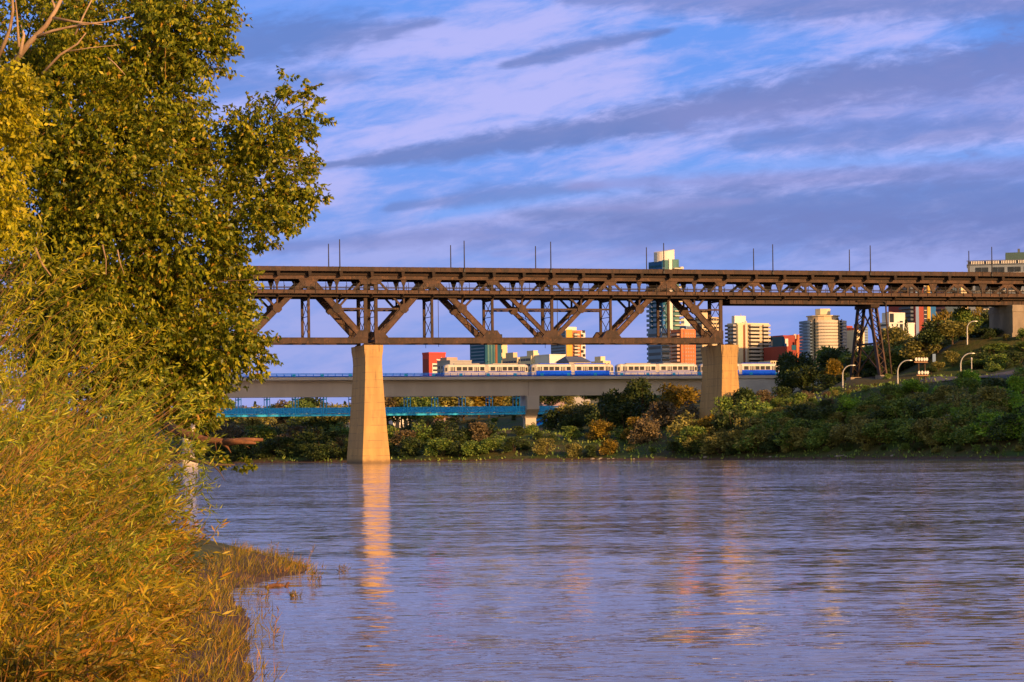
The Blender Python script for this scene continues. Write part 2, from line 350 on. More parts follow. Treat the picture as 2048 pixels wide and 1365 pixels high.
# ripples run upstream: their steep faces look to the near bank
tot = N.vec(N.m('MULTIPLY', sx_.outputs[0], 0.55), N.m('SUBTRACT', N.m('MULTIPLY', ty_, 0.70), N.m('MULTIPLY', N.m('ABSOLUTE', ty_), 0.52)), 0.0)
nrm = N.node('ShaderNodeVectorMath', {0: ad(tot, N.vec(0, 0, 1.0))}, operation='NORMALIZE').outputs[0]
N.put(b.inputs['Normal'], nrm)
N.put(b.inputs['Base Color'], c4((0.21, 0.195, 0.20))); b.inputs['Roughness'].default_value = 0.04
b.inputs['IOR'].default_value = 1.33; b.inputs['Specular IOR Level'].default_value = 0.5
tag(wb.build('river', m), kind='structure')

# ------------------------------------------------------------------ high two-deck truss bridge
BA = R(16); P1 = at(745, 927, 600); P1.z = 0
ub = Vector((math.cos(BA), math.sin(BA), 0)); vb = Vector((-math.sin(BA), math.cos(BA), 0))
hb = emp('truss_bridge', P1, BA, 'long rusty brown steel truss bridge with two decks on tall concrete piers', 'bridge')
PL = 15.45; SP = PL*6; ZT, ZB = 45.55, 30.12; TW = 8.0
S_END = 178.0; SL = -SP-6
def s_of(x, v, Y0=P1):
    """position along the bridge whose line at depth v is seen at photo column x (level frame)"""
    k = (x-HX+sR*340)/F; o = P1+vb*v
    return (k*o.y-o.x)/(ub.x-k*ub.y)
# upper deck
mb = MB(); mb.box(SL, S_END+70, -2.2, 10.2, 47.35, 47.85)
for i in range(int(SL//2), int((S_END+70)//2)): mb.box(i*2, i*2+0.3, -2.45, 10.45, 47.85, 48.02)
ud = mb.build('upper_deck', M['deck'], hb)
for v0, nm in ((-2.42, 0), (10.2, 1)):
    mb = MB(); sg = -1 if nm == 0 else 1
    mb.box(SL, S_END+70, v0, v0+0.22, 46.95, 47.90)
    mb.box(SL, S_END+70, v0-0.10, v0+0.32, 47.90, 47.98)
    mb.box(SL, S_END+70, v0-0.10, v0+0.32, 46.87, 46.95)
    k = SL
    while k < S_END+70:
        mb.box(k, k+0.10, v0-0.08, v0+0.30, 46.95, 47.90); k += PL/2
    mb.build('edge_girder', M['rust'], ud)
mb = MB()
for v0 in (-0.95, 8.7): mb.box(SL, S_END+70, v0, v0+0.25, 45.98, 47.35)
mb.build('deck_stringer', M['soot_shade'], ud)
mb = MB(); k = -SP
while k < S_END+68:
    for v0, e in ((-2.38, -0.95), (10.15, 8.95)):
        mb.prism([(k-0.42, 46.9), (k-0.3, 45.75), (k+0.3, 45.75), (k+0.42, 46.9)], min(v0, e), max(v0, e))
    mb.box(k-0.25, k+0.25, -0.7, 8.7, 46.0, 47.35); k += PL/2
mb.build('deck_bracket', M['soot_shade'], ud)
for xf in (415, 680, 929, 1102, 1328, 1546, 1741, 1984):
    for v0 in (-2.62, 10.62):
        s0 = s_of(xf, -2.62) if v0 < 0 else s_of(xf, -2.62)
        mb = MB(); mb.tube([(s0, v0, 46.9), (s0, v0, 50), (s0, v0, 54.6)], [0.16, 0.145, 0.12], 8); mb.box(s0-0.2, s0+0.2, v0-0.16, v0+0.3, 46.9, 47.5)
        mb.build('catenary_pole', M['pole'], ud)
# top chord girder
mb = MB()
for v0 in (-0.55, 7.55):
    mb.box(SL, S_END+70, v0, v0+0.9, 45.12, 45.98); mb.box(SL, S_END+70, v0-0.1, v0+1.0, 45.04, 45.12)
    k = -SP
    while k < S_END+68: mb.box(k-0.06, k+0.06, v0-0.06, v0, 45.12, 45.98); k += PL/2
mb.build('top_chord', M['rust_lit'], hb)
# lower deck
mb = MB(); mb.box(SL, S_END+70, -2.2, 10.2, 41.55, 41.95)
ldk = mb.build('lower_deck', M['deck'], hb)
for v0 in (-2.45, 10.2):
    mb = MB(); mb.box(SL, S_END+70, v0, v0+0.25, 41.5, 42.25); mb.box(SL, S_END+70, v0-0.1, v0+0.35, 42.25, 42.33); mb.box(SL, S_END+70, v0-0.1, v0+0.35, 41.42, 41.5)
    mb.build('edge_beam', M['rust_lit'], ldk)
mb = MB(); k = -SP
while k < S_END+68:
    mb.prism([(k-0.2, 41.5), (k-0.2, 40.5), (k+0.2, 40.5), (k+0.2, 41.5)], -1.2, 9.2)
    for a, c in ((-2.3, -1.2), (10.3, 9.2)): mb.beam((k, a, 41.35), (k, c, 40.75), 0.3, 0.35, (1, 0, 0))
    k += PL/2
for v0 in (-1.2, 1.5, 4, 6.5, 9.0): mb.box(SL, S_END+70, v0, v0+0.2, 40.7, 41.5)
mb.build('floor_beam', M['soot_shade'], ldk)
for v0, sg in ((-2.55, 1), (10.55, -1)):
    mb = MB(); st = PL/6; k = -SP+st/2
    while k < S_END+68:
        mb.tube([(k, v0, 41.6), (k, v0, 43.4), (k, v0+0.08*sg, 43.85), (k, v0+0.4*sg, 44.25)], 0.075, 5); k += st
    for zz in (42.6, 42.9, 43.2, 43.5, 43.8):
        mb.beam((-SP, v0+0.05*sg, zz), (S_END+68, v0+0.05*sg, zz), 0.035, 0.035)
    mb.beam((-SP, v0+0.15*sg, 43.05), (S_END+68, v0+0.15*sg, 43.05), 0.09, 0.09)
    mb.build('railing', M['pole'], ldk)
mb = MB()
for v0 in (0.3, 7.7): mb.beam((-SP, v0, 43.0), (S_END+68, v0, 43.0), 0.08, 0.14)
mb.build('guard_rail', M['rust'], ldk)

def truss_span(s0):
    mb = MB()
    for v0 in (0, TW):
        mb.box(s0+0.9, s0+SP-0.9, v0-0.45, v0+0.45, ZB-0.62, ZB+0.62)
        for zz in (ZB-0.72, ZB+0.62): mb.box(s0+0.8, s0+SP-0.8, v0-0.58, v0+0.58, zz, zz+0.10)
        for k in range(1, 6): mb.box(s0+k*PL-0.05, s0+k*PL+0.05, v0-0.52, v0-0.45, ZB-0.62, ZB+0.62)
    for k in range(6):                                       # bottom laterals
        mb.beam((s0+k*PL+1, 0.5, ZB-0.3), (s0+(k+1)*PL-1, TW-0.5, ZB-0.3), 0.25, 0.2)
        mb.beam((s0+k*PL+1, TW-0.5, ZB-0.1), (s0+(k+1)*PL-1, 0.5, ZB-0.1), 0.25, 0.2)
        mb.beam((s0+(k+0.0)*PL+1.0, 0.4, ZB), (s0+k*PL+1.0, TW-0.4, ZB), 0.3, 0.5, (1, 0, 0))
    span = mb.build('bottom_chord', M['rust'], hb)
    X = lambda k: s0+k*PL+(1.3 if k == 0 else -1.3 if k == 6 else 0)
    diag = [(0, 1, 1), (1, 2, -1), (2, 3, -1), (3, 4, 1), (4, 5, 1), (5, 6, -1)]     # from k to k+1: +1 rises
    wid = [1.32, 1.32, 0.85, 0.85, 1.15, 1.32]
    for v0 in (0, TW):
        for k in range(7):
            mb = MB(); w = 0.85 if k in (0, 6) else 0.62
            if k in (3,): w = 0.75
            for a in (-0.28, 0.16): mb.box(X(k)-w/2, X(k)+w/2, v0+a, v0+a+0.12, ZB+0.72, 45.0)
            mb.box(X(k)-w/2+0.1, X(k)+w/2-0.1, v0-0.16, v0+0.16, ZB+0.72, 45.0)
            mb.build('vertical_post', M['rust'], span)
        for (a, c, r), w in zip(diag, wid):
            za, zc = (ZB, ZT) if r > 0 else (ZT, ZB)
            p, q = Vector((X(a), v0, za)), Vector((X(c), v0, zc))
            mb = MB(); mb.beam(p, q, 0.72, w*0.82)
            n = Vector((q.z-p.z, 0, p.x-q.x)).normalized()*w*0.5
            mb.beam(p+n, q+n, 0.95, 0.14); mb.beam(p-n, q-n, 0.95, 0.14)
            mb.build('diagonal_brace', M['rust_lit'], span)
            mid = (p+q)/2; mid = p+(q-p)*0.5
            # half-height joint: short strut to the other top node, hanger, plate
            mb = MB(); tn = X(a) if r > 0 else X(c)
            mb.beam(mid, (tn, v0, ZT), 0.45, 0.5); mb.beam(mid, (mid.x, v0, 45.1), 0.45, 0.42)
            mb.prism([(mid.x-0.25, 43.6), (mid.x+0.25, 43.6), (mid.x+0.75, 45.05), (mid.x-0.75, 45.05)], v0-0.2, v0+0.2)
            mb.build('sub_strut', M['rust'], span)
            mb = MB(); g = 1.2 if w > 1.1 else 1.05
            mb.prism([(mid.x+g*math.cos(t), mid.z+0.15+g*math.sin(t)) for t in [math.pi/8+i*math.pi/4 for i in range(8)]], v0-0.5, v0+0.5)
            mb.build('gusset_plate', M['rust'], span)
        for k in range(7):                                   # bottom and top node plates
            bot = k in (0, 2, 3, 4, 6) or k == 6
            mb = MB(); zc = ZB+0.5
            if k in (0, 2, 3, 4, 6):
                l = 0.0 if k == 0 else (1.5 if k != 3 else 2.2); r_ = 0.0 if k == 6 else (1.5 if k != 3 else 2.2)
                if k == 0: l, r_ = 0.5, 3.3
                if k == 6: l, r_ = 3.3, 0.5
                if k == 2: l, r_ = 2.9, 2.6
                if k == 4: l, r_ = 2.6, 2.9
                if k == 3: l, r_ = 3.0, 3.0
                mb.prism([(X(k)-l, zc-0.1), (X(k)+r_, zc-0.1), (X(k)+max(r_*0.45, 0.5), zc+2.0), (X(k)-max(l*0.45, 0.5), zc+2.0)], v0-0.51, v0+0.51)
                mb.build('gusset_plate', M['rust'], span)
            mb = MB(); l = 1.9 if k in (1, 5) else 1.3; zl = 43.3 if k in (1, 5) else 43.9
            mb.prism([(X(k)-l*0.75, zl), (X(k)+l*0.75, zl), (X(k)+l*1.3, 45.02), (X(k)-l*1.3, 45.02)], v0-0.47, v0+0.47)
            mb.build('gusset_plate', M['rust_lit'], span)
        zz = 37.9
        for a_, c_ in ((X(0), s0+PL*0.5), (X(2), X(4)), (s0+PL*5.5, X(6))):
            mb = MB(); mb.beam((a_, v0, zz), (c_, v0, zz), 0.4, 0.42); mb.build('horizontal_strut', M['rust'], span)
    for k in range(7):                                       # sway bracing between the two trusses
        mb = MB(); x = X(k)
        for z0, z1 in ((31.2, 36.0), (36.0, 40.5)):
            mb.beam((x, 0.2, z0), (x, TW-0.2, z1), 0.12, 0.14, (1, 0, 0)); mb.beam((x+0.13, TW-0.2, z0), (x+0.13, 0.2, z1), 0.12, 0.14, (1, 0, 0))
        mb.beam((x, 0.2, 40.2), (x, TW-0.2, 40.2), 0.3, 0.5, (1, 0, 0)); mb.beam((x, 0.2, 36.0), (x, TW-0.2, 36.0), 0.14, 0.14, (1, 0, 0))
        mb.build('sway_bracing', M['soot_shade'], span)
    for a, c, r in diag:
        mb = MB(); za, zc = (ZB, ZT) if r > 0 else (ZT, ZB)
        p, q = Vector((X(a), 0, za)), Vector((X(c), 0, zc)); lo = p if za < zc else q; hi = q if za < zc else p
        for t0, t1 in ((0.08, 0.27), (0.27, 0.46)):
            A, B = lo.lerp(hi, t0), lo.lerp(hi, t1)
            mb.beam(A+Vector((0, 0.3, 0)), B+Vector((0, TW-0.3, 0)), 0.1, 0.12); mb.beam(A+Vector((0, TW-0.3, 0.1)), B+Vector((0, 0.3, 0.1)), 0.1, 0.12)
        mb.build('cross_lacing', M['soot_shade'], span)
    mb = MB()                                                # inspection ladder rods hanging beside one post in three
    for k in (1, 3):
        for v0 in (0.0,):
            mb.tube([(X(k)+2.4, v0+3, 41), (X(k)+2.4, v0+3, ZB-1.4)], 0.07, 5); mb.tube([(X(k)-0.9, v0+3, 41), (X(k)-0.9, v0+3, ZB-1.8)], 0.06, 5)
    mb.build('drain_pipe', M['soot_shade'], span)
truss_span(-SP); truss_span(0.0)

# piers
def rect(hw, v0, v1, z): return [(-hw, v0, z), (hw, v0, z), (hw, v1, z), (-hw, v1, z)]
def pier(s0, zbase):
    mb = MB(); prof = []
    pts = [(0.0, 3.55, -4.6, 14.2), (2.2, 3.35, -4.2, 13.8), (9, 2.85, -3.6, 13.0), (16, 2.45, -3.1, 12.2), (21.5, 2.16, -2.8, 11.7), (24.5, 2.06, -2.7, 11.5), (26.2, 2.15, -2.75, 11.6), (27.6, 2.34, -2.9, 11.9), (28.9, 2.38, -2.95, 12.0)]
    for z_, hw, a, c in pts: prof.append([(s0+x, y, zz if zz > 0 else zbase) for x, y, zz in rect(hw, a, c, z_)])
    mb.loft(prof)
    p = mb.build('pier', M['concrete'], hb)
    mb = MB()
    for v0 in (0, TW):
        for ds in (-1.35, 1.35): mb.box(s0+ds-0.75, s0+ds+0.75, v0-0.7, v0+0.7, 28.9, 29.15); mb.prism([(s0+ds-0.6, 29.15), (s0+ds+0.6, 29.15), (s0+ds+0.3, 29.42), (s0+ds-0.3, 29.42)], v0-0.5, v0+0.5)
    mb.build('bearing', M['soot_shade'], p)
    return p
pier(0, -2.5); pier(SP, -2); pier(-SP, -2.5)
# approach spans east of the second pier: plate girders under the road deck, braced bents above it
mb = MB()
for v0 in (-0.3, TW-0.4):
    mb.box(SP+1.2, S_END+70, v0, v0+0.5, 39.55, 40.65); mb.box(SP+1.2, S_END+70, v0-0.25, v0+0.75, 39.45, 39.56)
    k = SP+3
    while k < S_END+60: mb.box(k, k+0.08, v0-0.15, v0, 39.56, 40.65); k += 2.6
ap = mb.build('approach_girder', M['rust'], hb)
mb = MB(); mb.box(SP+1.2, S_END+70, 0.2, TW-0.4, 40.2, 40.35); mb.build('girder_bracing', M['soot_shade'], ap)
k = SP+PL/2; i = 0
while k < S_END+60:
    for v0 in (0, TW):
        mb = MB(); mb.beam((k, v0, 41.9), (k, v0, 45.1), 0.5, 0.5)
        if i % 2 == 0:
            for sg in (-1, 1):
                mb.beam((k+sg*0.6, v0, 45.0), (k+sg*4.4, v0, 42.1), 0.5, 0.62)
            mb.prism([(k-0.7, 43.9), (k+0.7, 43.9), (k+1.7, 45.05), (k-1.7, 45.05)], v0-0.28, v0+0.28)
        else:
            mb.prism([(k-0.3, 42.8), (k+0.3, 42.8), (k+1.2, 45.05), (k-1.2, 45.05)], v0-0.28, v0+0.28)
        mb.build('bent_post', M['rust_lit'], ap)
    k += PL/2.15; i += 1
# trestle tower
sT = s_of(1733, 4); tw = None
gz = ground(*(P1+ub*sT)[:2])
mb = MB(); mb.box(sT-1.2, sT+1.2, -1.2, TW+1.2, 38.6, 39.45); tw = mb.build('trestle_tower', M['soot_shade'], hb)
def leg(p, q, w):
    mb = MB(); p, q = Vector(p), Vector(q); d = (q-p).normalized(); a = Vector((1, 0, 0)); b_ = d.cross(a).normalized()
    for i in (-1, 1):
        mb.beam(p+a*i*w/2, q+a*i*w/2, 0.34, w*0.8, (1, 0, 0))
        n = 16
        for j in range(n):
            A = p.lerp(q, j/n)+b_*i*w*0.42-a*w*0.4*(1 if j % 2 else -1); B = p.lerp(q, (j+1)/n)+b_*i*w*0.42+a*w*0.4*(1 if j % 2 else -1)
            mb.beam(A, B, 0.12, 0.24, (1, 0, 0))
    return mb
fb, bb_ = -5.6, 13.0
FL = ((sT, 0.2, 38.7), (sT, fb, gz-0.5)); BL = ((sT, TW-0.2, 38.7), (sT, bb_, gz-0.5))
leg(*FL, 1.75).build('leg', M['rust_lit'], tw); leg(*BL, 1.75).build('leg', M['soot_shade'], tw)  # like legs: sunlit tone in front, shade tone behind, both put into the colour
mb = MB(); f = lambda L, t: Vector(L[0]).lerp(Vector(L[1]), t)
for t0, t1 in ((0.02, 0.5), (0.5, 0.97)):
    mb.beam(f(FL, t0), f(BL, t1), 0.3, 0.34, (1, 0, 0)); mb.beam(f(BL, t0)+Vector((0.3, 0, 0)), f(FL, t1)+Vector((0.3, 0, 0)), 0.3, 0.34, (1, 0, 0))
for t in (0.5, 0.97): mb.beam(f(FL, t), f(BL, t), 0.5, 0.5, (1, 0, 0))
mb.build('tower_bracing', M['soot_shade'], tw)
mb = MB()
for L in (FL, BL): q = Vector(L[1]); mb.box(q.x-1.5, q.x+1.5, q.y-1.5, q.y+1.5, gz-1.5, gz+0.5)
mb.build('footing', M['abut'], tw)
mb = MB(); mb.tube([(sT-5, -0.75, 40.3), (sT+2.6, -0.75, 40.3), (sT+3.0, -0.75, 40.15), (sT+3.2, -0.75, 39.7), (sT+3.2, -0.9, 36), (sT+3.4, -3.5, gz)], 0.2, 8); mb.build('drain_pipe', M['rust'], tw)
# abutment
sA = s_of(2024, -2.5)
mb = MB(); mb.box(sA, sA+16, -2.6, 10.8, 20, 39.4); mb.box(sA-0.15, sA+16.2, -2.8, 11.0, 37.6, 38.5); mb.box(sA-0.4, sA+16.4, -3.0, 11.2, 20, 32.0)
mb.build('abutment', M['abut'], hb)

# ------------------------------------------------------------------ concrete tramway bridge behind it
L0 = at(980, 927, 705); L0.z = 0
lb = emp('girder_bridge', L0, BA, 'pale concrete box girder tramway bridge with blue railings, behind the steel truss bridge', 'bridge')
LS, LE, LA = -190.0, 150.0, 76.5
mb = MB(); mb.prism([(0, 0)]*0 or [(LS, 23.05), (LE, 23.05), (LE, 23.9), (LS, 23.9)], -0.2, 10.6)
gd = mb.build('bridge_deck', M['pale'], lb)
mb = MB()
mb.loft([[(x, 1.9, 23.05), (x, 2.6, 18.35), (x, 7.8, 18.35), (x, 8.5, 23.05)] for x in (LS, 12.2)])
mb.loft([[(x, 2.1, 23.05), (x, 2.8, 18.35), (x, 7.6, 18.35), (x, 8.3, 23.05)] for x in (12.2, 12.6)])
mb.loft([[(x, 1.9, 23.05), (x, 2.6, 18.35), (x, 7.8, 18.35), (x, 8.5, 23.05)] for x in (12.6, LA)])
mb.build('box_girder', M['pale'], lb)
mb = MB(); k = LS
for v0 in (0.05, 10.3):
    k = LS
    while k < LE:
        mb.box(k, k+0.12, v0, v0+0.12, 23.9, 24.95); k += 2.1
    for zz, h in ((24.80, 0.18), (24.45, 0.12), (23.98, 0.26)): mb.box(LS, LE, v0+0.02, v0+0.10, zz, zz+h)
rl = mb.build('railing', M['blue'], lb)
mb = MB(); mb.box(0, 0.95, -0.02, 0.05, 24.1, 24.75); pm_ = mb.mesh('railing_panel', M['cyan']); k = LS+3
while k < LE: inst('railing_panel', pm_, rl, (k, 0, 0)); k += 8.1
mb = MB()
for v0 in (2.9, 4.3, 6.3, 7.7): mb.box(LS, LE, v0-0.06, v0+0.06, 23.9, 24.08)
mb.build('rail', M['dark'], gd)
# hanging footbridge
mb = MB(); mb.box(LS, 22, 3.4, 7.0, 13.25, 13.45); mb.box(LS, 22, 3.2, 3.45, 12.95, 13.55); mb.box(LS, 22, 6.95, 7.2, 12.95, 13.55)
fbr = mb.build('hanging_footbridge', M['cyan'], lb)
k = -186.0
while k < 12:
    mb = MB()
    for dx in (-0.45, 0.45):
        for v0 in (3.3, 7.1): mb.box(k+dx-0.09, k+dx+0.09, v0-0.09, v0+0.09, 13.3, 18.4)
    mb.box(k-0.45, k+0.45, 3.25, 3.35, 17.6, 17.9); mb.box(k-0.3, k+0.3, 3.3, 7.1, 17.65, 17.85); mb.box(k-0.45, k+0.45, 7.05, 7.15, 17.6, 17.9); mb.build('hanger', M['cyan'], fbr); k += 8.15
mb = MB()
for v0 in (3.25, 7.1):
    k = LS
    while k < 22: mb.box(k, k+0.10, v0, v0+0.08, 13.45, 15.3); k += 2.72
    for zz, h in ((15.2, 0.16), (13.75, 0.14)): mb.box(LS, 22, v0, v0+0.08, zz, zz+h)
mb.build('railing', M['cyan'], fbr)
m = bpy.data.materials.new('blue_mesh_panel'); m.use_nodes = True
N = NT(m.node_tree); N.n.clear()
d = N.node('ShaderNodeBsdfDiffuse', {'Color': (0.04, 0.50, 0.97, 1)}); t = N.node('ShaderNodeBsdfTransparent')
N.node('ShaderNodeOutputMaterial', {0: N.node('ShaderNodeMixShader', {0: 0.5, 1: d.outputs[0], 2: t.outputs[0]}).outputs[0]})
mb = MB()
for v0 in (3.35, 6.98): mb.box(LS, 22, v0, v0+0.03, 13.88, 15.2)
mb.build('mesh_panel', m, fbr)
mb = MB(); mb.beam((22, 5, 13.2), (16.5, 9.5, 9.5), 2.6, 0.3); mb.beam((22, 3.6, 14.2), (14, 7.5, 10.2), 0.1, 0.5); mb.beam((22, 6, 14.2), (18, 9.0, 10.2), 0.1, 0.8); mb.box(21.5, 24.5, 2.8, 7.2, 13.0, 13.4)
mb.build('ramp', M['blue'], fbr)
# tramway piers
def lpier(s0, zb_):
    mb = MB()
    rings = []
    for z_, hw, a, c in ((11.9, 1.85, 4.2, 6.4), (12.9, 1.85, 3.2, 7.4), (14.4, 1.85, 1.4, 9.0), (18.35, 1.85, 1.2, 9.2)):
        rings.append([(s0+x, y, zz) for x, y, zz in rect(hw, a, c, z_)])
    mb.loft(rings)
    p = mb.build('pier', M['pale'], lb)
    mb = MB(); mb.box(s0-1.6, s0+1.6, 4.0, 6.6, zb_, 11.9); mb.box(s0-2.2, s0+2.2, 3.2, 7.4, zb_, max(zb_+2.5, 3.0)); mb.build('pier_shaft', M['pale'], p)
lpier(13.6, -2.0); lpier(-86.0, -2.5)
mb = MB(); mb.box(LA+0.6, LE, 0.4, 10.0, 10, 23.05); mb.box(LA, LA+9, 0.15, 10.3, 18.0, 23.0)
mb.build('abutment', M['palewall'], lb)

# ------------------------------------------------------------------ tram cars
def tram(i, lower, label):
    CLn = 25.0; s0 = 26.1*i; z0 = 24.25
    root = emp('tram_car', L0+ub*s0+vb*3.6+Vector((0, 0, z0)), BA, label, 'tram car', 'tram cars of the train crossing the concrete bridge')
    h = CLn/2; hw = 1.33
    def ring(x, k, zt):
        return [(x, -hw*k, 0.0), (x, hw*k, 0.0), (x, hw*k, 2.5), (x, hw*k*0.93, zt-0.25), (x, hw*k*0.7, zt), (x, -hw*k*0.7, zt), (x, -hw*k*0.93, zt-0.25), (x, -hw*k, 2.5)]
    mb = MB(); mb.loft([ring(-h, 0.80, 2.75), ring(-h+0.35, 0.90, 3.05), ring(-h+1.1, 1, 3.28), ring(-0.5, 1, 3.3)]); mb.loft([ring(0.5, 1, 3.3), ring(h-1.1, 1, 3.28), ring(h-0.35, 0.90, 3.05), ring(h, 0.80, 2.75)])
    body = mb.build('body', M['carwhite'], root)
    mb = MB(); mb.box(-0.5, 0.5, -1.2, 1.2, 0.1, 3.15)
    for j in range(5): mb.box(-0.45+j*0.2, -0.36+j*0.2, -1.28, 1.28, 0.1, 3.2)
    mb.build('bellows', M['carwhite'], root)
    mb = MB()
    if lower:
        for a, c in ((-h+1.3, -0.52), (0.52, h-1.3)): mb.box(a, c, -hw-0.02, hw+0.02, 0.02, 1.34)
        mb.build('lower_panel', M['carblue'], root)
        mb = MB(); mb.box(-h+2.6, -1, -0.9, 0.9, 3.3, 3.48); mb.box(1, h-2.6, -0.9, 0.9, 3.3, 3.48); mb.build('roof_panel', M['carblue'], root)
    else:
        for a, c in ((-h+1.1, -0.52), (0.52, h-1.1)): mb.box(a, c, -hw-0.015, hw+0.015, 0.98, 1.22)
        mb.build('stripe', M['carstripe'], root)
        mb = MB(); mb.box(-h+3.0, -2, -0.8, 0.8, 3.3, 3.5); mb.box(2, h-3.0, -0.8, 0.8, 3.3, 3.5); mb.build('roof_equipment', M['carroof'], root)
    zw0, zw1 = 1.42, 2.48
    for a, c in ((-8.95, -7.55), (-7.2, -5.85), (-5.5, -4.2), (-1.95, -0.7), (1.15, 2.55), (4.75, 6.05), (6.4, 7.75), (8.05, 9.45)):
        mb = MB(); mb.box(a, c, -hw-0.03, hw+0.03, zw0, zw1); mb.build('window', M['glass'], root)
    for a in (-10.6, -3.5, 3.3, 10.25):
        mb = MB()
        for j in range(3): mb.box(a+j*0.5-0.15, a+j*0.5+0.12, -hw-0.035, hw+0.035, 1.2, 2.48)
        mb.build('door', M['glass'], root)
    for sg in (-1, 1):
        mb = MB(); x = sg*(h-0.02); x2 = sg*(h-0.75)
        mb.loft([[(sg*(h+0.03), -0.95, 1.3), (sg*(h+0.03), 0.95, 1.3), (sg*(h+0.03), 0.85, 2.45), (sg*(h+0.03), -0.85, 2.45)], [(sg*(h-0.1), -1.0, 1.25), (sg*(h-0.1), 1.0, 1.25), (sg*(h-0.1), 0.95, 2.5), (sg*(h-0.1), -0.95, 2.5)]])
        mb.box(min(x2, x2+sg*0.5), max(x2, x2+sg*0.5), -hw*0.99-0.03, hw*0.99+0.03, 1.25, 2.3)
        mb.build('windscreen', M['glass'], root)
    mb = MB(); mb.box(-h+0.8, h-0.8, -1.15, 1.15, -0.2, 0.0)
    for x in (-8.5, 0, 8.5):
        for dx in (-0.95, 0.95): 
            mb.tube([(x+dx, -1.05, -0.02), (x+dx, 1.05, -0.02)], 0.30, 12)
    mb.build('bogie', M['dark'], root)
    if i in (0, 2):
        mb = MB(); mb.beam((-0.6, 0, 3.5), (0.9, 0, 4.0), 0.5, 0.08); mb.box(0.7, 1.1, -0.7, 0.7, 3.98, 4.06); mb.build('pantograph', M['dark'], root)
tram(0, False, 'white tram car with thin dark blue stripe, rearmost, left of the tall blue lower-sided one')
tram(1, True, 'tram car with bright blue lower side and roof, between the two white cars')
tram(2, False, 'white tram car with thin stripe, partly hidden by the second concrete pier')
tram(3, True, 'tram car with bright blue lower side, at the right end emerging past the pier')
# ------------------------------------------------------------------ city buildings on the far terrace
def wallmat(name, a, b=None, rough=0.8, spec=0.3, scale=0.12): return mat(name, a, b or tuple(x*0.86 for x in a), scale, rough, spec=spec, stretch=(1, 1, 0.5))
B = dict(red=wallmat('red_cladding', (0.55, 0.07, 0.055)), grey=wallmat('grey_render', (0.36, 0.35, 0.37)), beige=wallmat('beige_render', (0.58, 0.46, 0.31)), cream=wallmat('cream_render', (0.72, 0.60, 0.40)),
         white=wallmat('white_render', (0.74, 0.70, 0.66)), blueglass=wallmat('blue_curtain_glass', (0.03, 0.15, 0.40), (0.02, 0.11, 0.32), 0.5, 0.12), tealglass=wallmat('teal_curtain_glass', (0.008, 0.075, 0.15), (0.015, 0.10, 0.18), 0.5, 0.12),
         orange=wallmat('orange_brick', (0.62, 0.19, 0.08), (0.52, 0.15, 0.07)), yellow=wallmat('yellow_cladding', (0.62, 0.37, 0.07)), brick=wallmat('dark_red_brick', (0.30, 0.06, 0.05)), brown=wallmat('brown_brick', (0.25, 0.10, 0.055)),
         slate=wallmat('slate_grey_cladding', (0.10, 0.12, 0.17)), green=wallmat('green_roof_cladding', (0.06, 0.11, 0.12)), slab=wallmat('balcony_concrete', (0.62, 0.55, 0.47)), greenglass=wallmat('pale_green_glass', (0.09, 0.20, 0.20), (0.05, 0.13, 0.15), 0.5, 0.15),
         bluewall=wallmat('blue_grey_cladding', (0.17, 0.26, 0.44)), pink=wallmat('pinkish_render', (0.50, 0.33, 0.27)), winlit=wallmat('pale_window_glass', (0.34, 0.30, 0.24), (0.2, 0.2, 0.2), 0.2, 0.6))
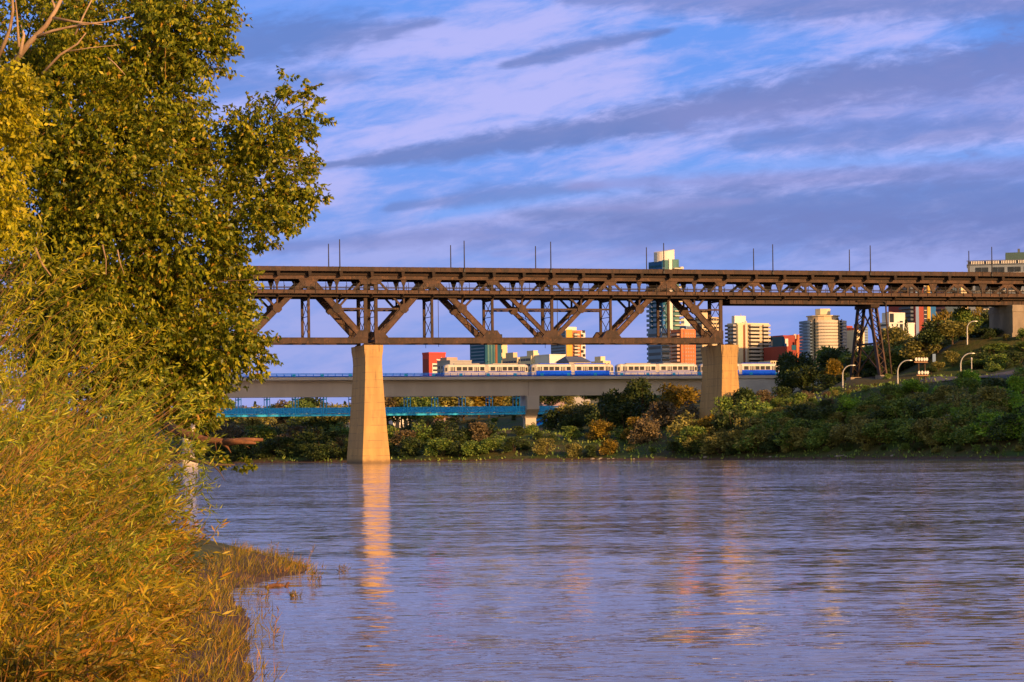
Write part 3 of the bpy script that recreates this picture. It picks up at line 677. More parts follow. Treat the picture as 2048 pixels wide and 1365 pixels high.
class Bld:
    def __init__(s, label, pl, pc, pr, ytop, Y, wall, name='apartment_tower', rho=30, wname='wall', depth=None, cat='building'):
        s.rho = R(rho); s.Y = Y
        c = at(pc, ytop, Y); s.zt = c.z
        s.w = (pr-pc)/F*Y/(math.cos(s.rho)-(pr-1024)/F*math.sin(s.rho)); s.d = depth or max(6.0, (pc-pl)/F*Y/(math.sin(s.rho)+(pl-1024)/F*math.cos(s.rho)))
        g = min(ground(c.x, c.y), ground(c.x, c.y+s.d))-2.0
        s.z0 = min(g, s.zt-5)
        s.root = emp(name, (c.x, c.y, s.z0), s.rho, label, cat)
        s.h = s.zt-s.z0; s.mpp = Y/F
        mb = MB(); mb.box(0, s.w, 0, s.d, 0, s.h); s.wall = mb.build(wname, wall, s.root)
    def z(s, y): return at(1024, y, s.Y).z-s.z0
    def X(s, x):
        """front position under photo column x"""
        c = s.root.location; k = (x-HX+sR*200)/F
        return max(0.0, (k*c.y-c.x)/(math.cos(s.rho)-k*math.sin(s.rho)))
    def blk(s, name, m, a0, a1, b0, b1, z0, z1, parent=None):
        mb = MB(); mb.box(a0, a1, b0, b1, z0, z1); return mb.build(name, m, parent or s.root)
    def roofbox(s, xa, xb, y, m, name='penthouse', d=None):
        a0, a1 = s.X(xa), s.X(xb); s.blk(name, m, a0, a1, s.d*0.25, (d or s.d*0.75), s.h, s.z(y))
    def parapet(s, m=None, t=0.4, hh=0.9):
        mb = MB()
        for a in ((-0.12, s.w+0.12, -0.12, t), (-0.12, s.w+0.12, s.d-t, s.d+0.12), (-0.12, t, t, s.d-t), (s.w-t, s.w+0.12, t, s.d-t)): mb.box(*a, s.h, s.h+hh)
        mb.build('parapet', m or B['slab'], s.root)
    def balconies(s, face, a0, a1, z0, z1, n, m=None, glass=None, out=1.5, railm=None, back=True):
        """one balcony slab with its parapet, and one strip of glazing, per storey"""
        dz = (z1-z0)/n
        mb = MB(); gb = MB()
        hr = min(1.1, dz*0.36)
        if face == 'f':
            mb.box(a0, a1, -out, -0.02, 0, 0.25); mb.box(a0, a1, -out, -out+0.12, 0.25, 0.25+hr); mb.box(a0, a0+0.12, -out+0.12, -0.02, 0.25, 0.25+hr); mb.box(a1-0.12, a1, -out+0.12, -0.02, 0.25, 0.25+hr)
            gb.box(a0+0.2, a1-0.2, -0.10, 0.1, 0.5, dz-0.12)
        else:
            mb.box(-out, -0.02, a0, a1, 0, 0.25); mb.box(-out, -out+0.12, a0, a1, 0.25, 0.25+hr); mb.box(-out+0.12, -0.02, a0, a0+0.12, 0.25, 0.25+hr); mb.box(-out+0.12, -0.02, a1-0.12, a1, 0.25, 0.25+hr)
            gb.box(-0.10, 0.1, a0+0.2, a1-0.2, 0.5, dz-0.12)
        me = mb.mesh('balcony', m or B['slab']); ge = gb.mesh('window_band', glass or M['glass'])
        for i in range(n):
            inst('balcony', me, s.root, (0, 0, z0+i*dz))
            if back: inst('window_band', ge, s.root, (0, 0, z0+i*dz))
    def bands(s, face, a0, a1, z0, z1, n, m=None, frac=0.55, split=0):
        dz = (z1-z0)/n; mb = MB()
        cuts = np.linspace(a0, a1, (split or 1)+1)
        for c0, c1 in zip(cuts, cuts[1:]):
            g = 0.12 if split else 0
            if face == 'f': mb.box(c0+g, c1-g, -0.06, 0.1, 0, dz*frac)
            else: mb.box(-0.06, 0.1, c0+g, c1-g, 0, dz*frac)
        me = mb.mesh('window_band', m or M['glass'])
        for i in range(n): inst('window_band', me, s.root, (0, 0, z0+i*dz+dz*0.25))
    def grid(s, face, a0, a1, z0, z1, nx_, nz_, m=None, fw=0.5, fh=0.5):
        dx, dz = (a1-a0)/nx_, (z1-z0)/nz_; mb = MB()
        if face == 'f': mb.box(-dx*fw/2, dx*fw/2, -0.07, 0.1, -dz*fh/2, dz*fh/2)
        else: mb.box(-0.07, 0.1, -dx*fw/2, dx*fw/2, -dz*fh/2, dz*fh/2)
        me = mb.mesh('window', m or M['glass'])
        for i in range(nx_):
            for j in range(nz_):
                a = a0+(i+0.5)*dx; inst('window', me, s.root, (a, 0, z0+(j+0.5)*dz) if face == 'f' else (0, a, z0+(j+0.5)*dz))
    def panel(s, name, m, a0, a1, z0, z1, out=0.12, face='f'):
        if face == 'f': return s.blk(name, m, a0, a1, -out, 0.05, z0, z1)
        return s.blk(name, m, -out, 0.05, a0, a1, z0, z1)

LOWY = 752
b = Bld('red clad building with white banded lower front, at the left end of the skyline', 847, 858, 891, 709, 1050, B['red'], 'office_block')
b.panel('front_cladding', B['white'], b.X(864), b.X(890), b.z(760), b.z(725)); b.panel('side_panel', B['brick'], 0.3, b.d-0.3, b.z(765), b.z(716), 0.08, 's')
zz = (b.z(725)-b.z(760))/4
for i in range(4): b.blk('window_band', M['glass'], b.X(865), b.X(889), -0.2, -0.1, b.z(760)+zz*i+zz*0.2, b.z(760)+zz*i+zz*0.62)
b.parapet(B['red'])
mb = MB(); s_ = b.X(877); mb.prism([(s_+1.6*math.cos(t), b.z(717)+0.5+1.0*math.sin(t)) for t in np.linspace(-2.4, 0.4, 8)]+[(s_+1.2*math.cos(t), b.z(717)+0.7+0.7*math.sin(t)) for t in np.linspace(0.4, -2.4, 8)], -0.12, -0.03); mb.build('emblem', B['white'], b.root)

b = Bld('low grey flat block with small rooftop box, beside the red building', 874, 900, 943, 723, 1000, B['grey'], 'apartment_block')
b.roofbox(899, 921, 713, B['pink']); b.grid('f', 0.5, b.w-0.5, b.z(760), b.z(727), 6, 3, fw=0.5, fh=0.45); b.grid('s', 0.5, b.d-0.5, b.z(760), b.z(727), 4, 3); b.parapet(B['grey'], hh=0.5)

b = Bld('teal blue glass tower with a beige rear wing, its top behind the bottom chord', 957, 970, 1003, 682, 1100, B['tealglass'], 'glass_tower', depth=14)
for x in (975, 981, 987): b.panel('mullion', B['greenglass'], b.X(x), b.X(x)+0.9, b.z(760), b.z(683), 0.1)
b.panel('pier_strip', B['brown'], b.X(990), b.X(994), b.z(760), b.z(681), 0.3); b.blk('rear_wing', B['cream'], b.X(1003)+0.1, b.X(1020), 2.5, 14, 0, b.z(687))
b.bands('s', 1, b.d-1, b.z(760), b.z(685), 11, B['bluewall'], 0.35)
b.parapet(B['tealglass'])
mb = MB(); mb.box(b.X(1004), b.X(1010), 2.4, 2.5, 0, 1.6); me = mb.mesh('window', M['glass'])
for i in range(6): inst('window', me, b.root, (0, 0, b.z(750)+i*3.4))
c_ = b

b = Bld('low grey and beige stepped apartment block with a rooftop box, left of the cream slab', 1004, 1034, 1044, 715, 960, B['beige'], 'apartment_block')
b.roofbox(1030, 1042, 705, B['beige']); b.bands('s', 0.6, b.d-0.6, b.z(760), b.z(718), 4, M['glass'], 0.4, 5); b.balconies('f', 0.4, b.w-0.4, b.z(758), b.z(718), 4)
b = Bld('cream apartment slab with tall plain stair tower, lit by the sun', 1040, 1062, 1098, 712, 940, B['cream'], 'apartment_block')
b.blk('stair_tower', B['cream'], b.X(1064), b.X(1073), -1.0, 4.0, 0, b.z(702)); b.blk('chimney', B['cream'], b.X(1078), b.X(1083), 2, 5, b.h, b.z(707))
b.bands('s', 0.6, b.d-0.6, b.z(758), b.z(714), 4, M['glass'], 0.45, 6); b.grid('f', b.X(1076), b.w-0.3, b.z(758), b.z(716), 3, 3, B['winlit'], 0.3, 0.35)
b = Bld('low plain white block between the cream slab and the yellow striped tower', 1096, 1099, 1131, 711, 930, B['white'], 'office_block', depth=12)
b.bands('f', 0.8, b.w-0.8, b.z(752), b.z(726), 2, M['glass'], 0.4, 6); b.parapet(B['white'], hh=0.4)
b = Bld('tower with blue grey glass side, yellow stripe and white orange end wall', 1102, 1132, 1170, 661, 1080, B['orange'], 'apartment_tower')
b.panel('yellow_panel', B['yellow'], 0.0, b.X(1144), b.z(762), b.z(662)+0.2, 0.25); b.panel('white_panel', B['white'], b.X(1162), b.w, b.z(762), b.z(664), 0.2)
b.panel('glass_side', B['bluewall'], 0, b.d, b.z(762), b.z(663), 0.2, 's'); b.bands('s', 0.5, b.d-0.5, b.z(760), b.z(664), 16, B['slate'], 0.5)
for o in [x for x in b.root.children if x.name.startswith('window_band')]: o.location.x = -0.25
b.balconies('f', b.X(1146), b.X(1156), b.z(760), b.z(666), 14); b.blk('penthouse', B['white'], b.X(1134), b.X(1157), 1.5, b.d*0.7, b.h, b.z(655))
mb = MB(); mb.box(-0.7, 0.7, -0.26, -0.1, -0.6, 0.6); me = mb.mesh('window', M['glass'])
for i in range(12): inst('window', me, b.root, (b.X(1164+ (i % 2)*3), 0, b.z(752)+i*1.75))
b = Bld('low house with grey pitched roof behind the blue sided tram car', 1130, 1138, 1180, 724, 900, B['grey'], 'house', depth=9)
mb = MB(); mb.add([(-.5, -.5, b.h), (b.w+.5, -.5, b.h), (b.w+.5, b.d+.5, b.h), (-.5, b.d+.5, b.h), (b.w*0.12, b.d/2, b.h+2.2), (b.w*0.88, b.d/2, b.h+2.2)], [(0, 1, 5, 4), (1, 2, 5), (2, 3, 4, 5), (3, 0, 4), (3, 2, 1, 0)]); mb.build('roof', B['slate'], b.root); b.grid('f', 0.5, b.w-0.5, b.z(750), b.z(730), 5, 1, fw=0.5, fh=0.3)
b = Bld('small cream block with stepped roof left of the low skyline gap', 1182, 1206, 1221, 722, 920, B['cream'], 'apartment_block')
b.bands('s', 0.5, b.d-0.5, b.z(755), b.z(726), 2, M['glass'], 0.4, 4); b.roofbox(1207, 1216, 715, B['cream']); b.grid('f', 0.3, b.w-0.3, b.z(752), b.z(726), 2, 2)

# tall blue tower
b = Bld('tall blue glass tower with a white round drum on its roof', 1297, 1324, 1357, 522, 1180, B['blueglass'], 'glass_tower')
mb = MB(); cx_, cy_ = b.w*0.48, b.d*0.42
r_ = 5.0; zt_ = b.z(500)
mb.loft([[(cx_+r_*math.cos(t), cy_+r_*math.sin(t), z_+(0.9*math.cos(t-0.2) if z_ > b.h+1 else 0)) for t in np.linspace(0, 2*math.pi, 25)[:-1]] for z_ in (b.h-0.3, zt_-0.9)])
mb.build('roof_drum', B['white'], b.root, smooth=False)
b.panel('white_strip', B['white'], b.X(1339), b.X(1345), b.z(765), b.z(521), 0.5); b.panel('dark_glass_panel', B['tealglass'], 0.2, b.X(1338), b.z(640), b.z(524), 0.3)
b.panel('green_glass_panel', B['greenglass'], b.X(1331), b.X(1338), b.z(765), b.z(524), 0.4)
b.panel('green_glass_panel', B['greenglass'], b.X(1346), b.w, b.z(765), b.z(522), 0.3)
n = 24
mb = MB(); mb.box(b.X(1347), b.w+1.8, -1.8, -0.35, 0, 0.5); mb.box(b.w+0.05, b.w+1.8, -0.35, 6, 0, 0.5); mb.box(b.w+0.05, b.w+1.75, -1.75, 6, 0.5, 1.1); me = mb.mesh('balcony', B['slab'])
mb = MB(); mb.box(-1.6, -0.05, b.d*0.1, b.d*0.5, 0, 0.4); mb.box(-1.6, -1.5, b.d*0.1, b.d*0.5, 0.4, 1.3); mb.box(-1.6, -0.05, b.d*0.62, b.d*1.0, 0, 0.4); mb.box(-1.6, -1.5, b.d*0.62, b.d*1.0, 0.4, 1.3); ml = mb.mesh('balcony', B['bluewall'])
dz = (b.z(532)-b.z(760))/n
mb = MB(); mb.box(-0.08, 0.1, 0.3, b.d-0.3, 0.9, dz-0.3); mg = mb.mesh('window_band', B['tealglass'])
mb = MB(); mb.box(0.2, b.X(1331)-0.1, -0.36, -0.3, 0, 0.7); mw = mb.mesh('spandrel', B['bluewall'])
for i in range(n):
    inst('balcony', me, b.root, (0, 0, b.z(760)+i*dz))
    if i < n-3: inst('balcony', ml, b.root, (0, 0, b.z(760)+i*dz))
    inst('window_band', mg, b.root, (0, 0, b.z(760)+i*dz)); inst('spandrel', mw, b.root, (0, 0, b.z(760)+i*dz))
b.blk('podium_wing', B['bluewall'], -4.0, b.X(1333), -4.5, b.d*0.6, 0, b.z(662))
mb = MB(); mb.box(-4.1, b.X(1333)+0.1, -5.6, -4.52, 0, 0.35); mb.box(-4.1, b.X(1333)+0.1, -5.6, -5.5, 0.35, 1.1); me = mb.mesh('balcony', B['grey'])
mb = MB(); mb.box(-3.6, b.X(1333)-0.4, -4.58, -4.4, 0.9, 2.3); mg = mb.mesh('window_band', M['glass'])
for i in range(7): inst('balcony', me, b.root, (0, 0, b.z(757)+i*3.05)); inst('window_band', mg, b.root, (0, 0, b.z(757)+i*3.05))
mb = MB(); mb.box(-4.06, -3.9, -4, b.d*0.55, 0.9, 2.3); mg = mb.mesh('window_band', B['slate'])
for i in range(7): inst('window_band', mg, b.root, (0, 0, b.z(757)+i*3.05))

b = Bld('orange brick apartment block with pale windows below the tall blue tower', 1341, 1362, 1391, 661, 1060, B['orange'], 'apartment_block')
b.grid('f', 0.6, b.w-0.6, b.z(757), b.z(668), 5, 12, B['winlit'], 0.42, 0.42); b.panel('dark_strip', B['brown'], b.X(1367), b.X(1369), b.z(760), b.z(664), 0.1); b.balconies('s', 1, b.d-1, b.z(757), b.z(668), 12, B['pink'])
b.parapet(B['orange'], hh=0.5)
b = Bld('pale grey block with white rooftop box half hidden behind the orange brick one', 1362, 1372, 1402, 652, 1250, B['bluewall'], 'apartment_block')
b.roofbox(1371, 1384, 640, B['white']); b.bands('f', 0.5, b.w-0.5, b.z(755), b.z(656), 12, B['slate'], 0.4, 4); b.bands('s', 0.5, b.d-0.5, b.z(755), b.z(656), 12, B['slate'], 0.4)
b = Bld('beige tower seen through the truss above the second pier', 1392, 1404, 1440, 634, 1150, B['beige'], 'apartment_tower')
b.bands('f', 0.6, b.w-0.6, b.z(750), b.z(640), 14, M['glass'], 0.42, 6); b.bands('s', 0.4, b.d-0.4, b.z(750), b.z(640), 14, M['glass'], 0.4); b.roofbox(1408, 1420, 626, B['beige'])

b = Bld('cream apartment tower with balconies and a white rooftop box, beside the second pier', 1455, 1474, 1537, 649, 1000, B['beige'], 'apartment_tower')
zb_, zt_ = b.z(748), b.z(651)
b.panel('blank_wall', B['cream'], 0.15, b.X(1485), 0, b.h, 0.45); b.panel('brown_strip', B['brown'], b.X(1485)+0.02, b.X(1489), 0, b.h-0.3, 0.3)
b.balconies('f', b.X(1497), b.X(1520), zb_, zt_, 13, out=1.7); b.balconies('f', b.X(1524), b.w, zb_, zt_, 13, out=1.3)
mb = MB(); mb.box(b.X(1490), b.X(1493.5), -0.3, -0.05, 0, 1.6); me = mb.mesh('window_surround', B['slab'])
for i in range(13): inst('window_surround', me, b.root, (0, 0, zb_+(zt_-zb_)/13*i+0.6))
b.balconies('s', 0.6, b.d*0.62, zb_, zt_, 13, B['grey']); b.balconies('s', b.d*0.7, b.d-0.2, zb_, zt_, 13, B['slate'])
b.roofbox(1474, 1497, 637, B['white'], d=b.d*0.55); b.parapet(B['cream'], hh=0.6)
mb = MB(); mb.tube([(b.X(1490), b.d*0.4, b.z(637)), (b.X(1490), b.d*0.4, b.z(632))], 0.12, 5); mb.build('aerial', M['lamppole'], b.root)
b = Bld('low cream block tucked between the cream tower and the slate grey building', 1534, 1541, 1556, 722, 930, B['cream'], 'house', depth=8); b.grid('f', 0.2, b.w-0.2, b.z(742), b.z(726), 3, 1)
b = Bld('slate grey building with open roof frame', 1538, 1546, 1565, 692, 1020, B['bluewall'], 'office_block', depth=12)
b.blk('roof_slab', B['slate'], -0.6, b.w+0.4, -0.6, b.d, b.z(682), b.z(679))
for a_ in (0.0, b.w*0.5, b.w-0.5): b.blk('roof_post', B['slate'], a_, a_+0.5, 0, 0.5, b.h, b.z(682))
b.blk('roof_room', B['slate'], 1.5, b.w-1.5, 3, b.d-0.5, b.h, b.z(682))
b.bands('f', 0.4, b.w-0.4, b.z(745), b.z(694), 6, M['glass'], 0.3, 4)
b = Bld('dark red brick building with stepped orange top, left of the round balconied tower', 1562, 1568, 1614, 693, 990, B['brick'], 'office_block', depth=14)
b.blk('upper_block', B['brick'], b.X(1572), b.X(1596), 2, 9, b.h, b.z(677)); b.blk('upper_block', B['orange'], b.X(1596)+0.1, b.X(1613), 0.5, 9, b.h, b.z(684)); b.blk('upper_block', B['orange'], b.X(1603), b.X(1612), 2.5, 9, b.z(684), b.z(675))
b.panel('orange_strip', B['orange'], b.X(1592), b.X(1596), b.z(740), b.z(688), 0.4); b.panel('glazing', B['tealglass'], b.X(1583), b.X(1592)-0.05, b.z(707), b.z(697), 0.15); b.panel('glazing', B['blueglass'], 0.2, b.X(1573), b.z(695)-1, b.z(694), 0.15)
b.blk('roof_room', B['tealglass'], b.X(1563), b.X(1572)-0.1, 1, 8, b.h, b.z(680)); b.blk('roof_screen', B['white'], b.X(1574), b.X(1580), 1.2, 1.95, b.h, b.z(684))
for x in (1597, 1600): b.blk('flue', B['white'], b.X(x), b.X(x)+0.35, 3, 3.4, b.z(684), b.z(674))

# round balconied tower
c0 = at(1651, 640, 950); rz_ = 8.6; g_ = ground(c0.x, c0.y)-2; h_ = c0.z-g_
rt = emp('apartment_tower', (c0.x, c0.y+8, g_), R(20), 'rounded beige tower ringed by balconies with an octagonal rooftop room', 'building')
def ngon(r, z0, z1, n=16, ph=0.0, sq=1.0): return [[(r*math.cos(t+ph), r*sq*math.sin(t+ph), z_) for t in [2*math.pi*i/n for i in range(n)]] for z_ in (z0, z1)]
mb = MB(); mb.loft(ngon(7.7, 0, h_, 16)); mb.build('wall', B['beige'], rt)
mb = MB(); mb.loft(ngon(6.0, h_, h_+1.6, 16)); mb.build('upper_storey', B['beige'], rt)
mb = MB(); mb.loft(ngon(6.6, h_+1.6, h_+1.9, 16)); mb.build('roof', B['cream'], rt)
mb = MB(); mb.loft(ngon(2.6, h_+1.9, h_+2.3, 8)); mb.loft(ngon(3.1, h_+2.3, h_+4.6, 8)); mb.build('penthouse', B['cream'], rt)
zb_ = at(1651, 735, 950).z-g_; n = 15; dz = (h_-zb_)/n
def arc(a0, a1, r0, r1, z0, z1, k=8):
    mb = MB(); ts = np.linspace(R(a0), R(a1), k)
    mb.loft([[(r0*math.cos(t), r0*math.sin(t), z0), (r1*math.cos(t), r1*math.sin(t), z0), (r1*math.cos(t), r1*math.sin(t), z1), (r0*math.cos(t), r0*math.sin(t), z1)] for t in ts]); return mb
for a0, a1, mm, on in ((-128, -78, 'slab', 1.5), (-60, -20, 'slab', 1.5), (-200, -150, 'bluewall', 1.6)):
    mb = arc(a0, a1, 7.6, 7.7+on, 0, 0.3); m2 = arc(a0, a1, 7.6+on, 7.72+on, 0.3, 1.0); mb.add(m2.v, m2.f); me = mb.mesh('balcony', B[mm])
    mg = arc(a0+4, a1-4, 7.5, 7.76, 0.4, dz-0.25).mesh('window_band', M['glass'])
    for i in range(n): inst('balcony', me, rt, (0, 0, zb_+i*dz)); inst('window_band', mg, rt, (0, 0, zb_+i*dz))
for a in (-142, -70, -66.5, -10):
    mg = arc(a-3, a+2.2, 7.5, 7.74, 0.8, 1.9, 3).mesh('window', M['glass'])
    for i in range(n): inst('window', mg, rt, (0, 0, zb_+i*dz))
b = Bld('red brown brick block with cream lower wing behind the round tower', 1684, 1692, 1705, 652, 1010, B['brick'], 'apartment_block', depth=10)
b.blk('lower_wing', B['cream'], b.X(1690), b.X(1714), -5, -0.1, 0, b.z(670)); b.blk('shoulder', B['brown'], b.w+0.02, b.w+3, 0, 8, 0, b.z(664))
mb = MB(); mb.box(-0.7, 0.7, -5.08, -4.9, -0.8, 0.8); me = mb.mesh('window', M['glass'])
for i in range(3):
    for j in range(3): inst('window', me, b.root, (b.X(1696+i*6), 0, b.z(695)+j*3.4))
b = Bld('blue grey slim block standing between the trestle legs', 1722, 1726, 1736, 655, 1050, B['bluewall'], 'apartment_block', depth=10); b.bands('f', 0.3, b.w-0.3, b.z(725), b.z(660), 12, B['slate'], 0.4)
b = Bld('white modern block with flat roof and upper terrace right of the trestle', 1762, 1778, 1829, 648, 900, B['white'], 'apartment_block')
b.blk('upper_storey', B['white'], b.X(1783), b.X(1815), 1.2, b.d*0.9, b.h, b.z(634)); b.blk('chimney', B['brown'], 2.5, 4, 3, 5, b.h, b.z(632)); b.parapet(B['white'], hh=0.5)
b.bands('s', 0.5, b.d-0.5, b.z(690), b.z(652), 3, M['glass'], 0.6); b.grid('f', b.X(1780), b.X(1800), b.z(690), b.z(652), 2, 3, fw=0.25, fh=0.6); b.panel('dark_bay', M['glass'], b.X(1800), b.X(1806), b.z(690), b.z(651), 0.1); b.blk('terrace_glazing', M['glass'], b.X(1784), b.X(1792), 1.05, 1.2, b.h+0.3, b.z(636))
b = Bld('dark red brick tower with an orange corner and small left balconies, below the approach span', 1824, 1830, 1870, 560, 920, B['brick'], 'apartment_tower', depth=16)
b.balconies('s', 1, b.d-8, b.z(690), b.z(565), 16, B['slate']); b.panel('blue_glazing', B['bluewall'], b.X(1832), b.X(1838), b.z(700), b.z(562), 0.12)
b.panel('white_bays', B['white'], b.X(1848), b.X(1853), b.z(700), b.z(562), 0.3); b.panel('yellow_corner', B['yellow'], b.X(1854), b.X(1860), b.z(700), b.z(562), 0.5); b.panel('blue_corner', B['blueglass'], b.X(1860)+.02, b.w, b.z(700), b.z(562), 0.3)
mb = MB(); mb.box(b.X(1848), b.X(1853), -0.45, -0.3, 0, 1.3); me = mb.mesh('window_band', M['glass'])
for i in range(16): inst('window_band', me, b.root, (0, 0, b.z(695)+i*(b.z(565)-b.z(695))/16))
b = Bld('white and blue banded tower right of the brick tower, below the approach span', 1868, 1874, 1902, 585, 960, B['bluewall'], 'apartment_tower', depth=14)
b.panel('white_panel', B['white'], b.X(1880), b.X(1888), b.z(690), b.z(588), 0.25); b.bands('f', 0.4, b.X(1880)-0.2, b.z(690), b.z(590), 14, B['blueglass'], 0.55); b.bands('f', b.X(1889), b.w-0.3, b.z(690), b.z(590), 14, B['white'], 0.35)
b = Bld('cream and pink striped apartment tower left of the bridge abutment', 1900, 1911, 1952, 565, 930, B['pink'], 'apartment_tower', depth=14)
b.panel('cream_fin', B['cream'], b.X(1911), b.X(1916), b.z(690), b.z(566), 0.5); b.panel('cream_fin', B['cream'], b.X(1927), b.X(1932), b.z(690), b.z(566), 0.6); b.panel('white_end', B['white'], b.X(1942), b.w, b.z(690), b.z(566), 0.3)
b.balconies('f', b.X(1933), b.X(1941), b.z(690), b.z(568), 15, B['white'], out=0.9); b.balconies('f', b.X(1917), b.X(1926), b.z(690), b.z(568), 15, B['pink'], out=0.4); b.bands('s', 0.4, b.d-0.4, b.z(690), b.z(568), 15, B['slate'], 0.5)
b = Bld('small sunlit cream building seen through the bridge railing near the abutment', 1918, 1922, 1936, 566, 800, B['cream'], 'house', depth=8); b.grid('f', 0.2, b.w-0.2, b.z(590), b.z(570), 2, 2)
# large hotel-like block above the bridge
cb = at(1935, 524, 820); g_ = ground(cb.x+10, cb.y)-4
hl = emp('apartment_block', (cb.x, cb.y, g_), R(-11), 'long grey block with white roof balustrade rising above the bridge at the right edge', 'building')
H_ = cb.z-g_; Wd = 34
mb = MB(); mb.box(0, Wd, 0, 14, 0, H_-1.2); mb.build('wall', wallmat('stone_grey_render', (0.19, 0.23, 0.30)), hl)
mb = MB(); mb.box(-0.3, Wd+.3, -0.3, 14.3, H_-1.2, H_-0.9); mb.box(-0.3, Wd+.3, -0.3, 0.0, H_+0.1, H_+0.35)
mb.build('cornice', B['slate'], hl)
mb = MB(); x = 0.1
while x < Wd:
    if (x % 5.2) > 0.7: mb.box(x, x+0.28, -0.25, -0.05, H_-0.9, H_+0.1)
    x += 0.55
mb.build('balustrade', B['white'], hl)
mb = MB(); mb.box(0.05, Wd, 0.2, 0.3, H_-0.9, H_+0.05); mb.build('parapet', B['slate'], hl)
mb = MB(); mb.box(12.5, Wd, 2.5, 12, H_-1.0, H_+2.9); mb.build('roof_storey', B['green'], hl)
mb = MB(); mb.box(0, 2.0, -0.12, 0.1, -0.85, 0.85); mb.box(2.2, 4.2, -0.12, 0.1, -0.85, 0.85); me = mb.mesh('window', M['glass'])
mb = MB(); mb.box(-0.3, 4.4, -0.5, -0.02, -1.35, -1.0); ms = mb.mesh('sill', B['slab'])
for j in range(5):
    for i in range(6): inst('window', me, hl, (2.6+i*5.3, 0, H_-2.9-j*3.0)); inst('sill', ms, hl, (2.6+i*5.3, 0, H_-2.9-j*3.0))
mb = MB(); mb.box(16.5, 17.3, 4, 5, H_+2.9, H_+4.2); mb.build('chimney', B['slate'], hl)
# low buildings behind the trees below the tramway
def cottage(x, y, Y, w, h, label, m=B['white']):
    c = at(x, y, Y); g = ground(c.x, c.y)-0.5; r = emp('house', (c.x, c.y, g), R(14), label, 'house'); d = 8; H = c.z-g-1.2
    mb = MB(); mb.box(0, w, 0, d, 0, H); mb.build('wall', m, r)
    mb = MB(); mb.add([(-.4, -.5, H), (w+.4, -.5, H), (w+.4, d+.5, H), (-.4, d+.5, H), (-.4, d/2, H+2.4), (w+.4, d/2, H+2.4)], [(0, 1, 5, 4), (2, 3, 4, 5), (0, 4, 3), (1, 2, 5), (3, 2, 1, 0)]); mb.build('roof', B['pink'], r)
    for i in range(int(w//3)):
        mb = MB(); mb.box(0.8+i*3, 2.2+i*3, -0.06, 0.1, H*0.35, H*0.75); mb.build('window', M['glass'], r)
cottage(786, 822, 850, 13, 4, 'white house behind the footbridge just right of the first pier')
cottage(868, 842, 850, 9, 4, 'small white house among trees beyond the far bank')
cottage(1088, 806, 800, 7, 5, 'white house behind the footbridge end, right of the tramway pier')
cottage(700, 842, 850, 8, 4, 'small pale house left of the first pier behind the trees', B['cream'])
# ------------------------------------------------------------------ riverside road, lamps, floodlights
rp = [at(1545, 792, 640), at(1620, 786, 622), at(1700, 782, 610), at(1760, 781, 602), at(1830, 779, 597), at(1900, 770, 590), at(2060, 745, 580)]
rp = [(p.x, p.y) for p in rp]
mb = MB(); rows = []
for (x0, y0), (x1, y1) in zip(rp, rp[1:]):
    for t in np.linspace(0, 1, 9)[:-1]:
        x, y = x0+(x1-x0)*t, y0+(y1-y0)*t; d = Vector((x1-x0, y1-y0, 0)).normalized(); n_ = Vector((-d.y, d.x, 0))
        rows.append([(x+n_.x*k, y+n_.y*k, ground(x+n_.x*k, y+n_.y*k)+0.12) for k in (-3.5, -1.2, 1.2, 3.5)])
vs = [v for r in rows for v in r]; fs = [(i*4+k, i*4+k+1, i*4+k+5, i*4+k+4) for i in range(len(rows)-1) for k in range(3)]
mb.add(vs, fs); tag(mb.build('road', mat('asphalt', (0.11, 0.10, 0.10), (0.075, 0.07, 0.07), 0.4, 0.9)), kind='structure')
def lamp(x, ytop, Y, armpx, label, straight=False):
    t = at(x, ytop, Y); g = ground(t.x, t.y); H = t.z-g; aw = armpx*Y/F
    r = emp('street_lamp', (t.x, t.y, g-0.3), 0, label, 'street lamp', 'curved street lamps along the riverside road')
    mb = MB()
    if straight: mb.tube([(0, 0, 0), (0, 0, H)], [0.16, 0.1], 8); mb.build('pole', M['lamppole'], r); mb = MB(); mb.tube([(0, 0, H), (0, 0, H+0.5)], [0.26, 0.14], 8); mb.build('lamp_head', M['lamppole'], r); return
    rise = min(H*0.55, aw*1.15); pts = [(0, 0, 0), (0, 0, H-rise)]
    for i in range(1, 11):
        a = math.pi/2*i/10; pts.append((aw*(1-math.cos(a)), 0, H-rise+rise*math.sin(a)))
    mb.tube(pts, [0.19]+[0.15]*2+[0.13]*(len(pts)-3), 8); mb.build('pole', M['lamppole'], r)
    mb = MB(); mb.loft([[(aw-0.1, -0.12, H-0.1), (aw-0.1, 0.12, H-0.1), (aw-0.1, 0.12, H+0.12), (aw-0.1, -0.12, H+0.12)], [(aw+0.5, -0.22, H-0.12), (aw+0.5, 0.22, H-0.12), (aw+0.5, 0.2, H+0.14), (aw+0.5, -0.2, H+0.14)], [(aw+1.1, -0.1, H-0.04), (aw+1.1, 0.1, H-0.04), (aw+1.1, 0.1, H+0.06), (aw+1.1, -0.1, H+0.06)]]); mb.build('lamp_head', M['lamppole'], r)
lamp(1685, 729, 622, 17, 'curved street lamp just left of the trestle tower foot')
lamp(1795, 719, 606, 21, 'curved street lamp beside the floodlight rack')
lamp(1934, 641, 640, 13, 'tallest curved street lamp, high on the slope left of the abutment')
lamp(1921, 705, 604, 20, 'curved street lamp on the grass slope below the abutment')
lamp(1943, 717, 606, 0, 'short straight lamp post on the grass slope beside a curved one', True)
t = at(1838, 716, 592); g = ground(t.x, t.y); H = t.z-g
r = emp('floodlight_rack', (t.x, t.y, g-0.3), R(20), 'floodlight rack of two timber posts and two rows of lamps near the riverside road', 'floodlight')
